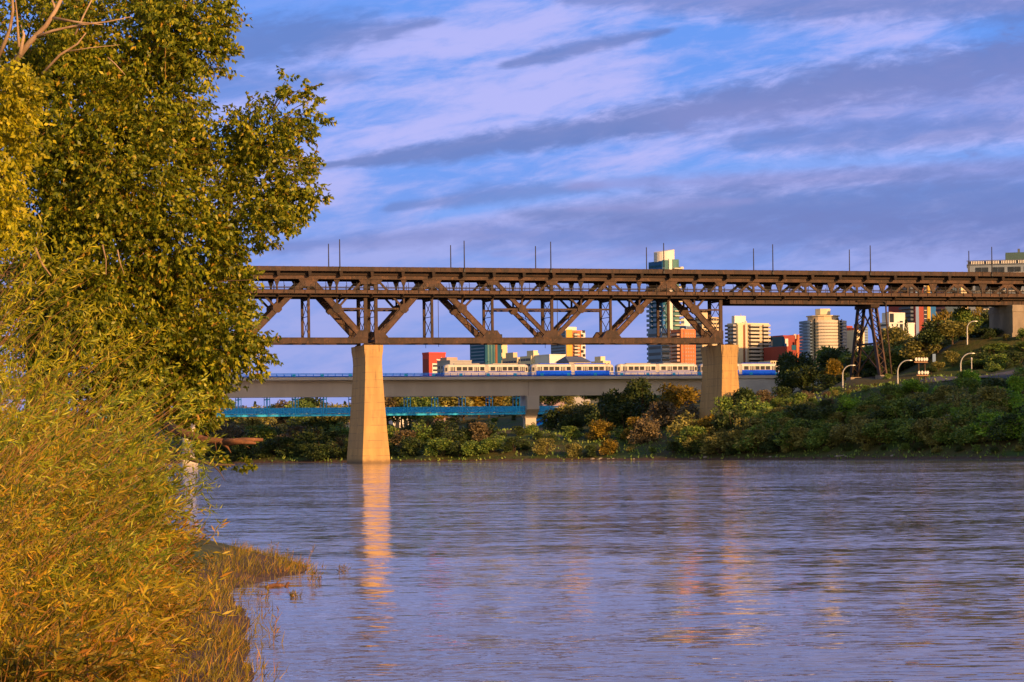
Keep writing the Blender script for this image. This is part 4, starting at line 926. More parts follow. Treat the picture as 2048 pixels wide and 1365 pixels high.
for a in (-0.2, 1.5): mb = MB(); mb.tube([(a+0.3*(1 if a > 0 else 1), 0.2, 0), (a, 0, H+0.2)], [0.22, 0.17], 8); mb.build('post', M['bark'], r)
for zz, x0, x1 in ((H-0.9, -1.5, 2.1), (H-4.1, -0.9, 2.3)):
    mb = MB(); mb.box(x0, x1, -0.35, -0.17, zz, zz+0.28); mb.box(x0, x1, -0.75, -0.36, zz-0.02, zz+0.05); mb.build('crossarm', mat('weathered_timber', (0.36, 0.2, 0.11)), r)
for zz, xs_ in ((H-0.55, (-1.15, -0.4, 0.35, 1.1, 1.75)), (H-3.75, (-0.4, 0.45, 1.3, 1.95))):
    for x in xs_:
        mb = MB(); mb.loft([[(x+0.30*k*math.cos(t_), -0.55+yo, zz+0.45+0.42*k*math.sin(t_)) for t_ in np.linspace(0, 2*math.pi, 11)[:-1]] for k, yo in ((0.5, 0.3), (0.9, 0.1), (1.05, -0.12), (1.05, -0.2))]); mb.build('floodlight', B['white'], r)
t = at(1868, 716, 640); g = ground(t.x, t.y)
r = emp('road_sign', (t.x, t.y, g-0.2), R(16), 'pale blank road sign among the hillside shrubs', 'sign')
mb = MB(); mb.tube([(0, 0, 0), (0, 0, t.z-g+1)], 0.06, 6); mb.build('post', M['lamppole'], r); mb = MB(); mb.box(-0.45, 0.45, -0.09, -0.05, t.z-g-0.9, t.z-g+1.2); mb.build('sign_plate', B['bluewall'], r)
# ------------------------------------------------------------------ vegetation
rng = np.random.default_rng(11)
def unit(a): return a/np.maximum(np.linalg.norm(a, axis=-1, keepdims=True), 1e-9)
def leaf_mesh(name, P, D, Sd, L, Wd, m, fold=0.25):
    """kite shaped leaves: base P, direction D, side Sd"""
    n = len(P); D = unit(D); Sd = unit(Sd-D*np.sum(Sd*D, 1, keepdims=True)); Nn = np.cross(D, Sd)
    L = np.broadcast_to(np.asarray(L, float), (n,))[:, None]; Wd = np.broadcast_to(np.asarray(Wd, float), (n,))[:, None]
    mid = P+D*L*0.42
    V_ = np.stack([P, mid+Sd*Wd/2+Nn*Wd*fold, P+D*L-Nn*L*0.12, mid-Sd*Wd/2+Nn*Wd*fold], 1).reshape(-1, 3)
    idx = np.arange(n)[:, None]*4+np.array([0, 1, 2, 3])
    me = bpy.data.meshes.new(name)
    me.vertices.add(n*4); me.vertices.foreach_set('co', V_.ravel().astype(np.float32))
    me.loops.add(n*4); me.loops.foreach_set('vertex_index', idx.ravel().astype(np.int32))
    me.polygons.add(n); me.polygons.foreach_set('loop_start', (np.arange(n)*4).astype(np.int32)); me.polygons.foreach_set('loop_total', np.full(n, 4, np.int32))
    me.update(calc_edges=True); me.validate(); me.materials.append(m); return me
def randdir(n): return unit(rng.normal(size=(n, 3)))

LM = dict(
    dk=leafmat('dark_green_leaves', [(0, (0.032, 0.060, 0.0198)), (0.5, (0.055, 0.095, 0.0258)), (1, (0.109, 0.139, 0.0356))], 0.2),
    gn=leafmat('green_leaves', [(0, (0.104, 0.189, 0.0412)), (0.6, (0.189, 0.293, 0.0550)), (1, (0.344, 0.394, 0.0756))], 0.25),
    br=leafmat('bright_green_leaves', [(0, (0.160, 0.320, 0.0320)), (0.6, (0.267, 0.478, 0.0373)), (1, (0.453, 0.588, 0.0588))], 0.3),
    ol=leafmat('olive_leaves', [(0, (0.168, 0.176, 0.0541)), (0.6, (0.288, 0.277, 0.0744)), (1, (0.473, 0.406, 0.1014))], 0.25),
    ye=leafmat('yellow_leaves', [(0, (0.144, 0.116, 0.0172)), (0.5, (0.268, 0.195, 0.0229)), (1, (0.412, 0.268, 0.0286))], 0.3),
    ru=leafmat('rust_brown_leaves', [(0, (0.121, 0.101, 0.0562)), (0.6, (0.212, 0.163, 0.0842)), (1, (0.312, 0.231, 0.1141))], 0.2))
CN = dict(dk='dark green', gn='mid green', br='bright green', ol='olive', ye='yellow', ru='rust brown')
FORM = {}
def crown_arrays(form, seed):
    """unit crown: height 1 from z = 0, radius about 0.5"""
    r = np.random.default_rng(seed)
    if form == 'tree': n, lob, z0 = 2300, 17, 0.16
    elif form == 'shrub': n, lob, z0 = 2200, 20, 0.0
    else: n, lob, z0 = 1100, 0, 0.08
    if form == 'conifer':
        z = r.uniform(z0, 1, n)**1.15; rad = 0.30*(1-z)**0.85*(0.55+0.45*np.abs(np.sin(z*34)))*np.sqrt(r.uniform(0.15, 1, n)); t = r.uniform(0, 2*np.pi, n)
        P = np.stack([rad*np.cos(t), rad*np.sin(t), z], 1); D = np.stack([np.cos(t), np.sin(t), np.full(n, -0.35)], 1)+r.normal(size=(n, 3))*0.4
        return P, D, r.normal(size=(n, 3)), r.uniform(0.04, 0.075, n), r.uniform(0.02, 0.035, n)
    cs, rs = [], []
    for i in range(lob):
        if form == 'tree':
            z = r.uniform(0.30, 0.84); wr = 0.36*math.sin(math.pi*min(1, (z-0.08)/0.95))**0.7; a = r.uniform(0, 2*np.pi); q = wr*math.sqrt(r.uniform(0.05, 1)); rr = r.uniform(0.11, 0.20)
        else:
            z = r.uniform(0.10, 0.80); wr = 0.40*(1-(z-0.1)**2*1.0); a = r.uniform(0, 2*np.pi); q = wr*math.sqrt(r.uniform(0.05, 1)); rr = r.uniform(0.12, 0.21)*(1.1-0.45*z)
        cs.append((q*math.cos(a), q*math.sin(a), z)); rs.append(rr)
    cs = np.array(cs); rs = np.array(rs)
    pick = r.choice(lob, n, p=rs**2/np.sum(rs**2)); d = r.normal(size=(n, 3)); d /= np.linalg.norm(d, axis=1, keepdims=True)
    P = cs[pick]+d*(rs[pick]*(0.45+0.65*r.uniform(0, 1, n)**0.6))[:, None]*np.array([1, 1, 0.85]); P[:, 2] = np.clip(P[:, 2], 0.01, 1.05)
    return P, d+r.normal(size=(n, 3))*0.8, r.normal(size=(n, 3)), r.uniform(0.045, 0.10, n), r.uniform(0.030, 0.06, n)
def trunk_mesh(form, seed):
    r = random.Random(seed); mb = MB()
    if form == 'conifer': mb.tube([(0, 0, -0.05), (0, 0, 0.95)], [0.018, 0.004], 6)
    elif form == 'tree':
        mb.tube([(0, 0, -0.08), (0.01, 0, 0.2), (0.0, 0.01, 0.45), (0.02, 0, 0.8)], [0.028, 0.022, 0.016, 0.005], 6)
        for i in range(7):
            a = r.uniform(0, 6.28); z = r.uniform(0.18, 0.5); l = r.uniform(0.18, 0.34)
            mb.tube([(0, 0, z), (l*0.5*math.cos(a), l*0.5*math.sin(a), z+l*0.45), (l*math.cos(a), l*math.sin(a), z+l*1.0)], [0.012, 0.008, 0.003], 5)
    else:
        for i in range(11):
            a = r.uniform(0, 6.28); l = r.uniform(0.15, 0.36)
            mb.tube([(0.03*math.cos(a), 0.03*math.sin(a), -0.08), (l*0.5*math.cos(a), l*0.5*math.sin(a), 0.4), (l*math.cos(a), l*math.sin(a), r.uniform(0.6, 0.9))], [0.012, 0.008, 0.003], 5)
    return mb.mesh('trunk', M['bark'])
PROTO = {}
for form in ('tree', 'shrub', 'conifer'):
    for s_ in range(3 if form != 'conifer' else 1):
        arr = crown_arrays(form, 100+s_+len(form)); tm = trunk_mesh(form, s_)
        for c_ in (LM if form != 'conifer' else ('dk',)):
            PROTO[form, c_, s_] = (leaf_mesh('crown', *arr, LM[c_]), tm)
def size_word(h): return 'tall' if h > 12 else 'small' if h < 4.5 else 'low' if h < 6.5 else 'bushy'
TREES = []
rr = random.Random(5)
def place(x, ytop, Y, wpx, col, form='shrub', row=''):
    p = at(x, ytop, Y); g = ground(p.x, Y); h = max(1.6, p.z-g)
    w = min(wpx/F*Y, h*1.35)
    if x > 1390 and 'hillside' not in row:
        if col == 'ru' and rr.random() < 0.7: col = rr.choice(['ol', 'gn', 'ol'])
        if col == 'ye' and rr.random() < 0.5: col = 'gn'
    TREES.append(dict(x=x, X=p.x, Y=Y, g=g, h=h, w=w, col=col, form=form, row=row))
def shoreY(x):
    pts = sorted([((sx/sy*F+1024), sy) for sx, sy in SHORE_FAR if sy > 300 and -400 < sx < 200])
    return float(np.interp(x, [p[0] for p in pts], [p[1] for p in pts]))
# the far bank under the footbridge, its shade put into mostly dark leaf colours
row = 'at the waterline below the footbridge'
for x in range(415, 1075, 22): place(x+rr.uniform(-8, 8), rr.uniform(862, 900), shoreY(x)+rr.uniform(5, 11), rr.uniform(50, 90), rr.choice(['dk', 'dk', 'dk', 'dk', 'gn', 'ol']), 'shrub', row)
row = 'on the bank between the river and the footbridge'
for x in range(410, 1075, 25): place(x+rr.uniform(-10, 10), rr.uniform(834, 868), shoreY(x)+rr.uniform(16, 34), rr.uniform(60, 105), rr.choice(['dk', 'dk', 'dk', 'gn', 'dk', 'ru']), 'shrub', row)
row = 'behind the footbridge'
for x in range(405, 720, 27): place(x+rr.uniform(-9, 9), rr.uniform(793, 812), 765+rr.uniform(-15, 60), rr.uniform(60, 86), rr.choice(['dk', 'ol', 'ru', 'ol', 'gn', 'ye']), 'tree', row)
for x in (510, 600, 640, 690): place(x, rr.uniform(796, 804), 850+rr.uniform(0, 30), 40, 'dk', 'conifer', 'rising behind the footbridge')
for x in range(780, 1060, 22): place(x+rr.uniform(-8, 8), rr.uniform(768, 800), 760+rr.uniform(-8, 60), rr.uniform(70, 105), rr.choice(['ye', 'ol', 'ru', 'gn', 'dk', 'ol']), 'tree', row)
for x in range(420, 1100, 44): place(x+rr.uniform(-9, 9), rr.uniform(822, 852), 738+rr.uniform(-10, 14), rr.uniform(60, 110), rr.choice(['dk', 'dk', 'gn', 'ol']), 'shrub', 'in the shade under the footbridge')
# the right bank, one by one: column, top, distance, width, colour, form
row = 'on the bank left of the second concrete pier'
for t in [(1120, 806, 692, 90, 'dk'), (1160, 800, 690, 90, 'ol', 'tree'), (1150, 815, 675, 110, 'dk'), (1195, 812, 668, 90, 'dk', 'tree'), (1236, 773, 672, 70, 'dk', 'tree'), (1284, 757, 668, 84, 'dk', 'tree'), (1348, 765, 655, 100, 'ye', 'tree'), (1318, 798, 645, 110, 'ru'), (1368, 796, 640, 90, 'ru'),
          (1198, 832, 640, 60, 'ye'), (1140, 850, 645, 80, 'gn'), (1242, 850, 636, 60, 'gn'), (1286, 826, 628, 70, 'ru'), (1270, 830, 633, 50, 'ye'), (1100, 862, 645, 80, 'dk'), (1075, 860, 652, 70, 'dk'), (1250, 800, 660, 90, 'dk'), (1215, 800, 662, 80, 'dk')]: place(*t, row=row)
row = 'along the waterline of the right bank'
for t in [(1215, 872, 622, 58, 'ye'), (1090, 874, 632, 80, 'ol'), (1045, 872, 640, 80, 'dk'), (1145, 880, 626, 90, 'ol'), (1184, 888, 623, 60, 'dk'), (1262, 893, 617, 60, 'ol'), (1305, 899, 610, 60, 'gn'), (1345, 880, 604, 66, 'dk'),
          (1395, 868, 597, 80, 'ol'), (1440, 862, 590, 80, 'ru'), (1482, 856, 586, 80, 'ol'), (1520, 846, 580, 90, 'ru'), (1562, 858, 574, 80, 'dk'), (1600, 850, 570, 84, 'ol'), (1645, 842, 566, 90, 'gn'), (1690, 838, 561, 96, 'ru'), (1735, 834, 556, 90, 'ol'), (1780, 840, 552, 96, 'ru'),
          (1822, 846, 546, 90, 'dk'), (1862, 832, 542, 90, 'ol'), (1905, 822, 536, 96, 'ru'), (1950, 838, 530, 90, 'br'), (1992, 820, 526, 100, 'br'), (2036, 812, 521, 100, 'br'), (2075, 816, 517, 90, 'gn')]: place(*t, row=row)
for i, x in enumerate(range(1385, 2080, 38)): place(x+rr.uniform(-6, 6), rr.uniform(880, 893), shoreY(x)+rr.uniform(4, 6), rr.uniform(54, 76), ['dk', 'ol', 'dk', 'gn'][i % 4], 'shrub', 'low at the water edge of the right bank')
row = 'half way up the right bank'
for t in [(1388, 816, 608, 100, 'ol'), (1425, 816, 606, 80, 'ye'), (1445, 787, 616, 46, 'ye'), (1478, 776, 618, 66, 'dk', 'tree'), (1470, 806, 606, 80, 'gn'), (1510, 818, 600, 80, 'ru'), (1532, 780, 618, 54, 'ru', 'tree'), (1500, 800, 610, 70, 'dk'), (1560, 812, 596, 80, 'ol'), (1592, 786, 604, 84, 'ru', 'tree'),
          (1630, 800, 596, 80, 'ye'), (1660, 806, 590, 80, 'ru'), (1702, 800, 585, 90, 'gn'), (1750, 790, 580, 96, 'gn'), (1795, 796, 575, 96, 'br'), (1842, 806, 568, 80, 'gn'), (1880, 766, 574, 110, 'br'), (1930, 752, 574, 110, 'gn'), (1985, 756, 570, 110, 'ru', 'tree'), (1900, 790, 560, 100, 'ol'), (1962, 788, 556, 90, 'dk'), (2020, 780, 556, 100, 'dk'), (2060, 770, 552, 100, 'ol'),
          (1615, 815, 588, 60, 'ye'), (1850, 780, 580, 70, 'gn'), (2040, 740, 585, 90, 'dk')]: place(*t, row=row)
row = 'along the riverside road'
for t in [(1560, 770, 628, 60, 'dk'), (1612, 778, 612, 60, 'ru'), (1655, 780, 606, 50, 'ru'), (1672, 772, 612, 36, 'ru'), (1715, 775, 612, 44, 'ru'), (1775, 745, 628, 34, 'ye'), (1876, 722, 626, 60, 'ol', 'tree'), (1905, 702, 632, 60, 'ru', 'tree'), (1862, 732, 622, 40, 'dk', 'tree'), (1748, 778, 606, 40, 'ol')]: place(*t, row=row)
row = 'on the hillside behind the trestle tower'
for t in [(1584, 704, 700, 56, 'dk', 'tree'), (1602, 704, 690, 80, 'dk', 'tree'), (1606, 735, 668, 70, 'dk', 'tree'), (1642, 694, 700, 76, 'gn', 'tree'), (1625, 730, 668, 80, 'dk', 'tree'), (1676, 690, 690, 76, 'dk', 'tree'), (1664, 718, 665, 44, 'ye', 'tree'), (1690, 740, 655, 60, 'dk'), (1725, 700, 680, 70, 'gn', 'tree'), (1758, 690, 690, 76, 'gn', 'tree'), (1740, 735, 660, 80, 'dk'), (1782, 690, 680, 60, 'dk', 'tree'), (1812, 636, 760, 34, 'dk', 'conifer'),
          (1790, 655, 745, 46, 'dk', 'tree'), (1830, 668, 730, 66, 'gn', 'tree'), (1850, 680, 690, 80, 'gn', 'tree'), (1884, 616, 740, 56, 'ye', 'tree'), (1872, 650, 720, 70, 'ol', 'tree'), (1912, 634, 725, 70, 'dk', 'tree'), (1946, 628, 720, 66, 'dk', 'tree'), (1966, 606, 735, 60, 'ye', 'tree'), (1982, 620, 700, 50, 'dk', 'tree'), (1900, 668, 690, 76, 'ol', 'tree'), (1938, 656, 690, 76, 'ru', 'tree'), (1968, 650, 680, 66, 'dk', 'tree'),
          (1800, 710, 665, 80, 'dk', 'shrub'), (1830, 706, 658, 70, 'dk', 'shrub'), (1700, 715, 670, 66, 'dk', 'tree'), (1770, 720, 655, 60, 'dk', 'shrub'), (1650, 745, 650, 60, 'dk', 'shrub')]: place(*t, row=row)
row = 'on the slope in front of the abutment'
for t in [(1980, 660, 640, 60, 'dk'), (2012, 668, 634, 70, 'ol', 'tree'), (2045, 655, 632, 80, 'ru', 'tree'), (1960, 690, 626, 50, 'dk'), (1998, 700, 616, 70, 'gn'), (2035, 700, 610, 80, 'dk'), (1985, 720, 606, 60, 'gn'), (2020, 725, 600, 70, 'dk')]: place(*t, row=row)
row = 'beyond the lit tree tops under the tramway'
for x in range(1100, 1400, 34): place(x, rr.uniform(770, 795), 760+rr.uniform(0, 30), 70, rr.choice(['dk', 'ol', 'gn']), 'tree', row)
row = 'among the thicket of the right bank'
for Yo, a, c, y0, y1, dx in ((12, 1390, 2090, 838, 868, 34), (22, 1400, 2090, 814, 846, 34), (34, 1480, 2090, 798, 824, 34), (46, 1560, 2090, 794, 812, 36)):
    for i, x in enumerate(range(a, c, dx)): place(x+rr.uniform(-9, 9), rr.uniform(y0-14, y1)-(18 if x > 1800 else 0), shoreY(x)+Yo+rr.uniform(-3, 3), rr.uniform(66, 110), rr.choice(['ol', 'gn', 'gn', 'ol', 'dk', 'gn']) if x < 1850 else rr.choice(['br', 'gn', 'br', 'ol', 'gn', 'dk']), 'shrub', row)
def placeh(x, Y, h, wpx, col, form, row):
    if col == 'ye': col = 'ol'
    p = at(x, 800, Y); g = ground(p.x, Y)
    TREES.append(dict(x=x, X=p.x, Y=Y, g=g, h=h, w=wpx/F*Y, col=col, form=form, row=row))
row = 'in the woods of the upper hillside'
for Y, x0, x1, dx in ((626, 1960, 2080, 30), (650, 1840, 1990, 32), (668, 1770, 2070, 32), (690, 1700, 2090, 34), (715, 1690, 2090, 36), (742, 1680, 2090, 38)):
    for x in range(x0, x1, dx): placeh(x+rr.uniform(-10, 10), Y+rr.uniform(-8, 8), rr.uniform(2.5, 4.0) if x > 1950 and Y < 660 else rr.uniform(5.5, 9.5), rr.uniform(56, 84), rr.choice(['dk', 'gn', 'dk', 'ol', 'gn', 'ru', 'dk', 'ye']), rr.choice(['tree', 'shrub', 'tree']), row)
row = 'among the thicket of the right bank'
for i in range(58):
    x = rr.uniform(1480, 2075); Y0 = shoreY(x)+9; mid_ = 1660 < x < 1900; placeh(x, Y0+rr.uniform(0, 1)*max(6, (580 if mid_ else 586)-Y0), rr.uniform(3.2, 5.2) if mid_ else rr.uniform(3.2, 6.2), rr.uniform(44, 70), rr.choice(['ol', 'gn', 'gn', 'br', 'dk', 'gn', 'ol']), 'shrub', row)
ORD = ['first', 'second', 'third', 'fourth', 'fifth', 'sixth', 'seventh', 'eighth', 'ninth', 'tenth', 'eleventh', 'twelfth', 'thirteenth', 'fourteenth', 'fifteenth', 'sixteenth', 'seventeenth', 'eighteenth', 'nineteenth', 'twentieth', 'twenty-first', 'twenty-second', 'twenty-third', 'twenty-fourth', 'twenty-fifth', 'twenty-sixth']
SHORT = {'at the waterline below the footbridge': 'at the waterline', 'on the bank between the river and the footbridge': 'on the low bank', 'behind the footbridge': 'behind the footbridge', 'rising behind the footbridge': 'behind the footbridge',
         'in the shade under the footbridge': 'under the footbridge', 'on the bank left of the second concrete pier': 'on the bank', 'along the waterline of the right bank': 'along the waterline', 'low at the water edge of the right bank': 'low at the water edge',
         'half way up the right bank': 'half way up the bank', 'along the riverside road': 'along the riverside road', 'on the hillside behind the trestle tower': 'on the hillside', 'on the slope in front of the abutment': 'before the abutment', 'beyond the lit tree tops under the tramway': 'under the tramway',
         'among the thicket of the right bank': 'in the bank thicket', 'in the woods of the upper hillside': 'in the upper woods'}
LAND = [(560, 'near the leaning tree'), (715, 'left of the first pier'), (880, 'right of the first pier'), (1040, 'left of the tramway pier'), (1180, 'right of the tramway pier'), (1390, 'left of the second pier'), (1480, 'by the second pier'), (1590, 'right of the second pier'), (1690, 'left of the trestle tower'), (1780, 'by the trestle tower'), (1870, 'by the floodlight rack'), (1980, 'by the slope lamps'), (3000, 'at the right edge')]
groups = {}
for t in TREES: groups.setdefault((SHORT[t['row']], next(l for e_, l in LAND if t['x'] < e_), t['col'], t['form']), []).append(t)
for (row, land, col, form), ts in groups.items():
    ts.sort(key=lambda t: t['x'])
    kind = {'tree': 'leafy tree', 'shrub': 'bush', 'conifer': 'pointed conifer'}[form]
    for i, t in enumerate(ts):
        t['label'] = '%s%s %s %s, %s' % ('' if len(ts) == 1 else 'leftmost ' if i == 0 else ORD[i]+' ', CN[col], kind, row, land) if len(ts) > 1 else 'single %s %s %s, %s' % (CN[col], kind, row, land)
for i, t in enumerate(TREES):
    cm, tm = PROTO[t['form'], t['col'], i % 3 if t['form'] != 'conifer' else 0]
    nm = {'tree': 'bank_tree', 'shrub': 'bank_bush', 'conifer': 'conifer_tree'}[t['form']]
    o = emp(nm, (t['X'], t['Y'], t['g']), rr.uniform(0, 6.28), t['label'], 'tree' if t['form'] != 'shrub' else 'bush', 'trees and bushes of the far bank')
    sx = t['w']/0.92*rr.uniform(0.95, 1.1); o.scale = (sx, sx*rr.uniform(0.85, 1.1), t['h']/1.0)
    inst('trunk', tm, o); inst('crown', cm, o)

# grass of the far bank slopes
n = 26000
gx = rng.uniform(-130, 150, n); gy = rng.uniform(505, 720, n)
keep = inside(gx, gy, FARPOLY) & (seg_dist(gx, gy, SHORE_FAR) < 55); gx, gy = gx[keep], gy[keep]; gz_ = ground_np(gx, gy); n = len(gx)
P_ = np.stack([gx, gy, gz_-0.05], 1); D_ = rng.normal(size=(n, 3))*0.35+np.array([0, 0, 1.0])
bm_ = mat('boulder_stone', (0.30, 0.26, 0.22), (0.16, 0.14, 0.12), 1.5, 0.9, bump=0.4)
rb = random.Random(9)
for i in range(26):
    x = rb.uniform(1180, 2040); Y = shoreY(x)+rb.uniform(0.3, 2.0); p = at(x, 920, Y); s_ = rb.uniform(0.25, 0.7); mb = MB()
    mb.loft([[(s_*k*math.cos(a)*(1+0.25*math.sin(3*a+i)), s_*k*0.8*math.sin(a)*(1+0.2*math.cos(2*a+i)), z_*s_) for a in [2*math.pi*q/9 for q in range(9)]] for k, z_ in ((0.8, -0.4), (1.0, 0.1), (0.8, 0.5), (0.35, 0.72))])
    o = mb.build('boulder', bm_, None, (p.x, Y, max(0, ground(p.x, Y)-0.1)), rb.uniform(0, 6)); tag(o, 'small grey boulder lying at the far waterline below the bank thicket', 'boulder', 'boulders along the far waterline')
tag(inst('bank_grass', leaf_mesh('bank_grass', P_, D_, rng.normal(size=(n, 3)), rng.uniform(0.4, 1.0, n), rng.uniform(0.25, 0.6, n), LM['gn'])), 'green grass and weeds covering the far river bank', 'grass', kind='stuff')

# ------------------------------------------------------------------ foreground cottonwood
YT = 46.0
FM = dict(
    cot=leafmat('cottonwood_leaves', [(0, (0.082, 0.122, 0.0109)), (0.35, (0.189, 0.232, 0.0146)), (0.75, (0.360, 0.362, 0.0217)), (0.94, (0.540, 0.484, 0.0363)), (1, (0.540, 0.263, 0.0363))], 0.45, 0.42),
    yel=leafmat('yellow_green_leaves', [(0, (0.244, 0.248, 0.0096)), (0.6, (0.489, 0.449, 0.0144)), (1, (0.640, 0.511, 0.0240))], 0.4, 0.45),
    wil=leafmat('willow_leaves', [(0, (0.110, 0.161, 0.0119)), (0.35, (0.265, 0.320, 0.0178)), (0.72, (0.433, 0.463, 0.0267)), (0.90, (0.559, 0.521, 0.0446)), (1, (0.559, 0.262, 0.0297))], 0.45, 0.42),
    wil2=leafmat('yellowing_willow_leaves', [(0, (0.163, 0.142, 0.0100)), (0.4, (0.387, 0.301, 0.0150)), (0.8, (0.581, 0.414, 0.0250)), (1, (0.678, 0.286, 0.0312))], 0.45, 0.42),
    wil3=leafmat('rusty_willow_leaves', [(0, (0.06, 0.07, 0.008)), (0.4, (0.22, 0.20, 0.015)), (0.7, (0.42, 0.27, 0.025)), (1, (0.46, 0.17, 0.03))], 0.4, 0.45),
    reed=leafmat('reed_blades', [(0, (0.113, 0.096, 0.0110)), (0.5, (0.238, 0.192, 0.0176)), (0.85, (0.376, 0.228, 0.0330)), (1, (0.427, 0.180, 0.0330))], 0.3, 0.5))
LOBES = [(60,60,150,120),(230,70,150,120),(350,60,95,90),(415,35,58,38),(440,90,20,10),(462,106,14,7),(440,145,20,9),(468,38,14,9),(150,230,160,130),(285,200,100,90),(395,100,52,36),(372,140,30,18),(100,380,140,140),(260,340,150,120),(345,300,70,70),(392,216,22,12),(450,310,80,55),
         (525,265,62,55),(560,206,20,34),(570,164,9,16),(578,178,10,14),(610,236,22,26),(626,196,10,20),(640,236,14,9),(600,266,36,20),(600,180,24,16),(535,360,85,66),(606,322,30,20),(632,336,16,10),(612,394,26,26),(640,398,14,12),(588,432,30,20),(572,462,12,10),(532,492,14,8),(480,420,90,60),(540,440,46,36),(505,480,30,16),(200,500,170,130),(350,470,120,80),(440,500,50,34),(120,620,120,110),(260,640,150,110),(390,590,105,75),(465,560,40,30),(474,620,36,40),(500,634,22,12),(505,560,14,8),
         (350,710,110,70),(450,680,66,52),(505,700,36,38),(515,745,22,10),(400,770,70,48),(300,790,100,70),(385,830,52,34),(330,720,120,90),(180,720,140,110)]
HANG = [(470,926,42,16),(420,922,40,16),(385,900,40,20),(500,940,16,8)]
def twig_leaves(lobes, Y0, dens, Llo, Lhi, wr, droop, spread=1.0, per=13, tl=0.72, seed=3):
    r = np.random.default_rng(seed); Ps, Ds, Ss, Ls, Ws = [], [], [], [], []
    twigs = []
    cen_all = at(200, 450, Y0)
    for (x, y, rx, ry) in lobes:
        Y = Y0+r.uniform(-1.0, 1.0)*spread; c = np.array(at(x, y, Y)); k = Y/F
        a = np.array([rx*k, (rx+ry)*0.5*k*1.0, ry*k])
        nt = max(5, int(rx*ry*math.pi*dens/per))
        d = r.normal(size=(nt, 3)); d /= np.linalg.norm(d, axis=1, keepdims=True); d[:, 1] -= 0.15
        q = r.uniform(0.10, 1, nt)**0.5
        base = c+d*a*(q*0.93)[:, None]
        out = d*a; out = out/np.linalg.norm(out, axis=1, keepdims=True)
        dirn = out*1.0+r.normal(size=(nt, 3))*0.33+np.array([0.30, -0.1, 0.0]); dirn /= np.linalg.norm(dirn, axis=1, keepdims=True)
        ln = tl*r.uniform(0.6, 1.3, nt)*np.clip(min(rx, ry)/105.0, 0.26, 1.0)
        # gaps: whole twigs are missing where the crown opens
        gn_ = np.sin(base[:, 0]*5.1+1.7*np.sin(base[:, 2]*2.9))*np.cos(base[:, 2]*4.3+base[:, 1]*2.1)+0.5*np.sin(base[:, 1]*6.0+base[:, 0]*9.0)*np.sin(base[:, 2]*8.0)
        ok = gn_ > -0.58; base, dirn, ln = base[ok], dirn[ok], ln[ok]; nt = len(ln)
        for j in range(per):
            t = (j+0.4+r.uniform(-.3, .3, nt))/per
            p = base+dirn*(ln*t)[:, None]; p[:, 2] -= 0.14*(ln*t)**2
            dd = dirn*0.5+r.normal(size=(nt, 3))*0.75+np.array([0, 0, -droop])
            Ps.append(p); Ds.append(dd); Ss.append(r.normal(size=(nt, 3))); Ls.append(r.uniform(Llo, Lhi, nt)); Ws.append(r.uniform(0.85, 1.15, nt)*wr*Lhi)
        for i in range(0, nt, 8): twigs.append((base[i], base[i]+dirn[i]*ln[i]*0.95))
    return [np.concatenate(v) for v in (Ps, Ds, Ss, Ls, Ws)], twigs
tb = at(70, 1000, YT+1.0); tb.z = ground(tb.x, tb.y)-0.3
ct = emp('cottonwood_tree', tb, 0, 'large golden green leafy tree leaning over the river at the left', 'tree')
loc = np.array(tb)
arr, twigs = twig_leaves(LOBES, YT, 0.215, 0.075, 0.13, 0.42, 0.85, 0.9)
arr2, tw2 = twig_leaves(HANG, YT-1.5, 0.05, 0.08, 0.12, 0.5, 0.6, 0.2, tl=0.3, seed=8)
arr = [np.concatenate([a, b_]) for a, b_ in zip(arr, arr2)]; arr[0] = arr[0]-loc
inst('crown', leaf_mesh('crown', *arr, FM['cot']), ct)
lcl = lambda p: Vector(p)-tb
hub = [lcl(at(80, 700, YT+0.8)), lcl(at(110, 450, YT+0.8)), lcl(at(60, 150, YT+0.6))]
mb = MB(); mb.tube([(0, 0, 0), hub[0]*0.55, hub[0], hub[1], hub[2]], [0.34, 0.29, 0.24, 0.18, 0.09], 10)
for (x, y, rx, ry) in LOBES:
    e = lcl(at(x, y, YT)); s_ = min(hub+[hub[0]*0.6], key=lambda q: (q-e-Vector((0.6, 0, -1.2))).length)
    if rx < 60: L_ = min((l for l in LOBES if l[2] >= 60), key=lambda l: (l[0]-x)**2+(l[1]-y)**2); s_ = lcl(at(L_[0], L_[1], YT))
    mid = s_.lerp(e, 0.5)+Vector((random.uniform(-.15, .15), random.uniform(-.2, .2), random.uniform(0.0, .3)))
    kr = min(1.0, rx/110.0)**1.2; mb.tube([s_, mid, e], [0.06*kr+0.008, 0.035*kr+0.005, 0.007], 6)
tk = mb.build('trunk', M['bark'], ct, smooth=True)
mb = MB()
for p, q in twigs+tw2: mb.tube([Vector(p)-tb, Vector(q)-tb], [0.007, 0.003], 3, False)
mb.build('twigs', M['twig'], ct)
def limb(pts, r0, r1, Y, m, name='bare_limb', n=8, forks=()):
    mb = MB(); P3 = [lcl(at(x, y, Y+dy)) for x, y, dy in pts]; k = len(P3)
    mb.tube(P3, [r0+(r1-r0)*i/(k-1) for i in range(k)], n)
    for f_, fr in forks: F3 = [lcl(at(x, y, Y+dy)) for x, y, dy in f_]; mb.tube(F3, [fr*(1-0.75*i/(len(F3)-1)) for i in range(len(F3))], 6)
    return mb.build(name, m, ct, smooth=True)
YL = YT-2.6
